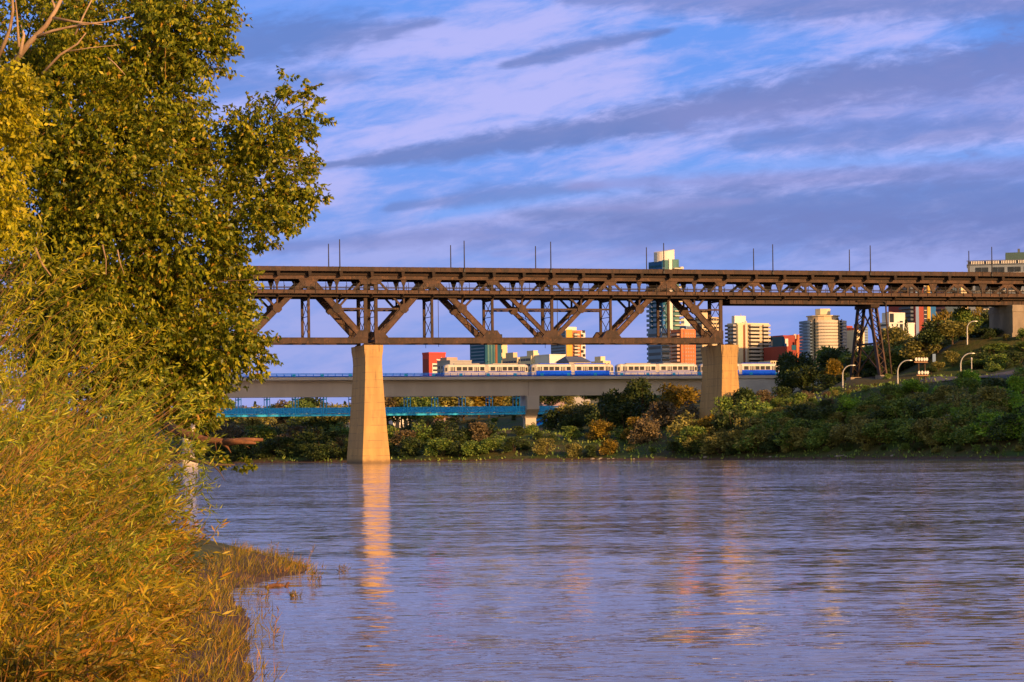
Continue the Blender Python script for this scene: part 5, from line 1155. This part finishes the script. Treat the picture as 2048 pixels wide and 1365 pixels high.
limb([(10, 150, .6), (40, 110, .3), (62, 82, 0), (92, 52, 0), (112, 20, 0), (132, -20, 0)], 0.062, 0.03, YL, M['palebark'], forks=([[(70, 75, 0), (105, 62, -.1), (160, 50, -.1), (215, 44, -.1), (262, 34, 0)], 0.03], [[(105, 36, 0), (150, 44, -.2), (205, 50, -.2)], 0.03], [[(112, 20, 0), (100, -10, .1)], 0.03]))
limb([(-10, 130, .4), (20, 60, .2), (26, 20, 0), (24, -15, 0)], 0.042, 0.02, YL, M['palebark'], forks=([[(38, 95, 0), (34, 30, 0), (30, -10, 0)], 0.028], [[(40, 110, 0), (48, 70, 0), (42, 50, 0)], 0.04]))
limb([(150, 70, 0), (168, 30, 0), (190, -12, 0)], 0.022, 0.01, YL, M['palebark'])
limb([(85, 148, .1), (120, 110, 0), (155, 88, 0), (172, 66, 0)], 0.028, 0.01, YL, M['palebark'], forks=([[(130, 104, 0), (180, 96, 0), (240, 90, 0)], 0.014],))
limb([(215, 115, 0), (232, 130, 0), (250, 150, 0)], 0.014, 0.006, YL, M['palebark'])
limb([(70, 495, 0), (85, 530, 0), (102, 552, 0)], 0.025, 0.012, YL, M['palebark']); limb([(205, 490, 0), (212, 520, 0), (212, 550, 0)], 0.014, 0.007, YL, M['palebark']); limb([(235, 500, 0), (240, 525, 0), (248, 548, 0)], 0.012, 0.006, YL, M['palebark'])
limb([(336, 852, 1.0), (368, 868, .5), (410, 880, .2), (455, 884, 0), (490, 880, 0), (526, 880, 0)], 0.085, 0.026, YL-2.8, M['deadwood'], 'broken_branch', forks=([[(450, 884, 0), (485, 884, -.1), (512, 887, -.1)], 0.07], [[(440, 884, 0), (456, 896, 0), (462, 906, 0)], 0.03], [[(430, 884, 0), (434, 905, 0)], 0.01], [[(480, 885, 0), (500, 897, 0)], 0.012]))
limb([(345, 905, .5), (390, 922, 0), (430, 930, 0), (470, 930, 0)], 0.045, 0.012, YL-1.0, M['bark'], 'low_branch', forks=([[(425, 930, 0), (440, 945, 0), (450, 962, 0)], 0.018],))

# yellower tree at the left edge
yb = at(-90, 1000, 37); yb.z = ground(yb.x, yb.y)-0.2
yt = emp('yellow_leaved_tree', yb, 0, 'bright yellow green tree at the left edge in front of the large leaning tree', 'tree')
arr, tw_ = twig_leaves([(-60,180,90,70),(10,195,55,68),(-50,300,90,90),(25,300,34,60),(0,400,45,60),(-40,460,70,50),(38,245,30,34),(30,170,34,30)], 37, 0.13, 0.075, 0.12, 0.42, 0.8, 0.5, seed=21)
arr[0] = arr[0]-np.array(yb); inst('crown', leaf_mesh('crown', *arr, FM['yel']), yt)
mb = MB(); q = at(-70, 300, 37)-yb; mb.tube([(0, 0, 0), q*0.5, q], [0.16, 0.13, 0.06], 8)
for x, y in ((10, 195), (25, 300), (0, 400), (38, 245), (-50, 180)): e = at(x, y, 37)-yb; mb.tube([q*0.7, q*0.7+(e-q*0.7)*0.6+Vector((0, 0, .1)), e], [0.05, 0.03, 0.01], 6)
mb.build('trunk', M['bark'], yt)

# ------------------------------------------------------------------ willow shrubs of the near bank
def willow(seed, H, nst, m, lean=0.28, nl=95):
    r = np.random.default_rng(seed); Ps, Ds, Ss, Ls, Ws = [], [], [], [], []; mb = MB()
    for s_ in range(nst):
        a = r.uniform(0, 2*np.pi); sp = math.sqrt(r.uniform(0.0, 1))*0.62; h = H*r.uniform(0.45, 1.0); b0 = np.array([r.normal()*0.10*H*0.5, r.normal()*0.10*H*0.5, 0.0])
        end = np.array([math.cos(a)*sp*h*0.62+lean*h, math.sin(a)*sp*h*0.62-0.05*h, h*(1-0.22*sp)])
        ctl = np.array([math.cos(a)*sp*h*0.15, math.sin(a)*sp*h*0.15, h*0.62])
        t = np.linspace(0, 1, 6)[:, None]; cur = b0*(1-t)**2+2*t*(1-t)*(b0+ctl)+t**2*(b0+end)
        mb.tube(cur.tolist(), [0.011*H/3, 0.009*H/3, 0.007, 0.005, 0.004, 0.002], 4, False)
        # side shoots carrying the leaves
        nsh = 10
        for q in range(nsh):
            tt = r.uniform(0.15, 1.0); p0 = b0*(1-tt)**2+2*tt*(1-tt)*(b0+ctl)+tt**2*(b0+end)
            tg = 2*(1-tt)*ctl+2*tt*(end-ctl); tg = tg/np.linalg.norm(tg)
            dv = tg*0.75+r.normal(size=3)*0.42+np.array([0.18, -0.06, 0.0]); dv /= np.linalg.norm(dv); ln = r.uniform(0.25, 0.55)*(H/3.2)**0.5
            if math.sin(p0[0]*5.7+1.3*math.sin(p0[2]*3.1+seed))*math.cos(p0[2]*4.9+p0[1]*4.1) < -0.22: continue
            k = nl//nsh; u = (np.arange(k)+r.uniform(0, 1, k))/k
            p = p0+dv*(u*ln)[:, None]; p[:, 2] -= 0.22*(u*ln)**2
            Ps.append(p); Ds.append(dv*0.95+r.normal(size=(k, 3))*0.5+np.array([0, 0, -0.12])); Ss.append(r.normal(size=(k, 3)))
            Ls.append(r.uniform(0.07, 0.145, k)); Ws.append(r.uniform(0.011, 0.021, k))
    P_ = np.concatenate(Ps); P_[:, 2] = np.maximum(P_[:, 2], 0.02)
    return leaf_mesh('foliage', P_, np.concatenate(Ds), np.concatenate(Ss), np.concatenate(Ls), np.concatenate(Ws), m, 0.15), mb.mesh('stems', M['twig'])
WP = {'xl': willow(1, 5.2, 150, FM['yel'], nl=170), 'l': willow(2, 4.0, 120, FM['wil'], nl=160), 'm': willow(3, 3.1, 100, FM['wil2'], nl=150), 'm2': willow(4, 2.9, 100, FM['wil'], nl=150), 's': willow(5, 1.9, 80, FM['wil2'], nl=120), 's2': willow(6, 1.5, 64, FM['wil3'], nl=110)}
WH = dict(xl=5.2, l=4.0, m=3.1, m2=2.9, s=1.9, s2=1.5)
SH = [(10, 33, 480, 'xl', 'tallest willow shrub, at the left edge under the yellow green tree'), (110, 35, 640, 'xl', 'tall willow shrub second from the left edge, in front of the large tree'), (190, 36, 730, 'l', 'tall willow shrub with upright shoots before the trunk of the large tree'),
      (-10, 28, 720, 'l', 'large willow shrub at the left edge half way up the picture'), (270, 38, 790, 'l', 'large willow shrub below the middle of the large tree'), (330, 40, 830, 'm2', 'willow shrub beside the water under the dark lower crown'), (365, 43, 890, 'm2', 'willow shrub nearest the broken branch over the water'),
      (110, 30, 830, 'm', 'yellowing willow shrub in the middle of the left bank'), (230, 32, 880, 'm2', 'mid sized willow shrub in the middle of the bank, between two yellowing ones'), (330, 38, 950, 'm', 'yellowing willow shrub at the water edge below the low branch'),
      (20, 25, 930, 'm', 'yellowing willow shrub low at the left edge'), (150, 26, 990, 'm2', 'willow shrub low on the bank, right of the left edge one'), (270, 30, 1010, 'm', 'yellowing willow shrub low on the bank toward the water'), (370, 44, 1030, 's2', 'small willow shrub on the point beside the reeds'),
      (350, 35, 1060, 's', 'small yellowing willow shrub near the muddy gap'), (70, 23, 1110, 's', 'small yellowing shrub near the lower left corner'), (200, 25, 1130, 's', 'small yellowing shrub above the bottom edge, left part'), (310, 29, 1150, 's2', 'small willow shrub above the muddy pool'),
      (400, 40, 1160, 's', 'small yellowing willow at the edge of the shallow water'), (420, 52, 1075, 's2', 'small green shrub at the water edge behind the mud patch'), (430, 36, 1215, 's2', 'small shrub at the flooded edge near the bottom'), (120, 22, 1230, 's2', 'lowest small green shrub at the bottom edge, left part'), (300, 26, 1250, 's', 'lowest small yellowing shrub at the bottom edge'), (385, 33, 1270, 's', 'small yellowing shrub dipping in the water at the bottom edge')]
rs = random.Random(3)
for x, Y, yt_, k, lab in SH:
    p = at(x, yt_, Y); g = max(0.0, ground(p.x, Y)); h = max(0.9, p.z-g); s_ = h/WH[k]
    p.x -= 0.24*h+0.62*(x > 250); g = max(0.0, ground(p.x, Y))
    o = emp('willow_shrub', (p.x, Y, g-0.05), rs.uniform(-0.5, 0.5), lab, 'shrub', 'willow shrubs of the near bank'); o.scale = (max(s_, 0.85), max(s_, 0.85), s_)
    inst('foliage', WP[k][0], o); inst('stems', WP[k][1], o)

# reeds and grass at the near water edge
n = 52000
gx = rng.uniform(-9.5, -1.5, n); gy = rng.uniform(24, 90, n)
d_ = seg_dist(gx, gy, SHORE_NEAR); ni = inside(gx, gy, NEARPOLY)
prob = np.where(ni, np.where(d_ < 3.5, 0.62, 0.22), np.where(d_ < 0.9, 0.22*(1-d_/0.9), 0))
pat = 0.5+0.5*np.sin(gx*2.3+1.3*np.sin(gy*0.37))*np.cos(gy*0.53+gx*0.7)
keep = rng.uniform(0, 1, n) < prob*np.clip(0.35+pat, 0, 1)
gx, gy = gx[keep], gy[keep]; gz_ = np.maximum(ground_np(gx, gy), -0.1); n = len(gx)
D_ = rng.normal(size=(n, 3))*np.array([0.42, 0.42, 0.15])+np.array([0.22, -0.05, 1.0])
hgt = rng.uniform(0.18, 0.52, n)*(0.6+0.7*np.clip(pat[keep], 0, 1))
tag(inst('reeds', leaf_mesh('reeds', np.stack([gx, gy, gz_-0.05], 1), D_, rng.normal(size=(n, 3)), hgt, rng.uniform(0.012, 0.026, n), FM['reed'], 0.1)), 'yellowing reeds and grass along the near water edge', 'reeds', kind='stuff')
# separate water plants standing beyond the edge
def wplant(x, y, hpx, nb, label):
    du = HY-y; q = -sR*(x-HX)+cR*du; Y = -CAMZ*F/q; p = at(x, y, Y); k = Y/F; H = hpx*k
    r = np.random.default_rng(int(x)); mb = MB(); Ps, Ds, Ss, Ls, Ws = [], [], [], [], []
    o = emp('water_plant', (p.x, Y, -0.05), 0, label, 'water plant', 'water plants standing in the river')
    for i in range(nb):
        b0 = np.array([r.normal()*0.10*(nb > 4), r.normal()*0.12*(nb > 4), -0.1]); h = H*r.uniform(0.5, 1.0); e = np.array([r.normal()*0.12*h+0.12*h, r.normal()*0.1*h, h])
        mb.tube([b0, b0+e*np.array([.3, .3, .55]), b0+e], [0.008, 0.006, 0.003], 4, False)
        kf = 9; u = r.uniform(0.3, 1, kf); Ps.append(b0+e*u[:, None]); Ds.append(r.normal(size=(kf, 3))*0.6+np.array([0.1, 0, 0.75])); Ss.append(r.normal(size=(kf, 3))); Ls.append(r.uniform(0.09, 0.24, kf)); Ws.append(r.uniform(0.014, 0.03, kf))
    mb.build('stems', M['twig'], o); inst('leaves', leaf_mesh('leaves', *[np.concatenate(v) for v in (Ps, Ds, Ss, Ls, Ws)], FM['reed']), o)
wplant(612, 1145, 74, 3, 'tallest water plant, leaning right beyond the reed point')
wplant(597, 1150, 66, 3, 'slim upright water plant beside the tallest one')
wplant(630, 1165, 40, 10, 'bushy low water plant right of the driftwood log')
wplant(686, 1145, 26, 7, 'small dark water plant farthest out in the river')
wplant(570, 1128, 40, 9, 'dense clump of water plant at the end of the reed point')
wplant(590, 1195, 26, 9, 'low water plant just below the driftwood log')
wplant(546, 1290, 100, 3, 'thin tall water plant alone near the bottom of the near bank')
wplant(530, 1200, 34, 8, 'low clump of water plant left of the driftwood log')
wplant(545, 1120, 48, 9, 'clump of water plant on the reed point, left of the densest one')
# driftwood
q = HY-1176; Yl = -CAMZ*F/(-sR*(555-HX)+cR*q); p = at(530, 1176, Yl)
o = emp('driftwood_log', (p.x, Yl, 0.0), R(12), 'short orange brown driftwood log floating by the reeds', 'log')
mb = MB(); mb.tube([(0, 0, 0.02), (0.16, 0.01, 0.05), (0.34, 0.03, 0.07), (0.5, 0.02, 0.06), (0.58, 0.03, 0.05)], [0.045, 0.06, 0.062, 0.05, 0.02], 9); mb.tube([(0.3, 0.03, 0.08), (0.4, 0.05, 0.17), (0.43, 0.05, 0.2)], [0.035, 0.025, 0.01], 6); mb.build('wood', M['deadwood'], o, smooth=True)
mb = MB(); mb.tube([(0.62, 0.1, -0.02), (0.68, 0.1, 0.1), (0.72, 0.1, 0.15)], [0.05, 0.05, 0.03], 7); mb.build('stub', M['deadwood'], o, smooth=True)
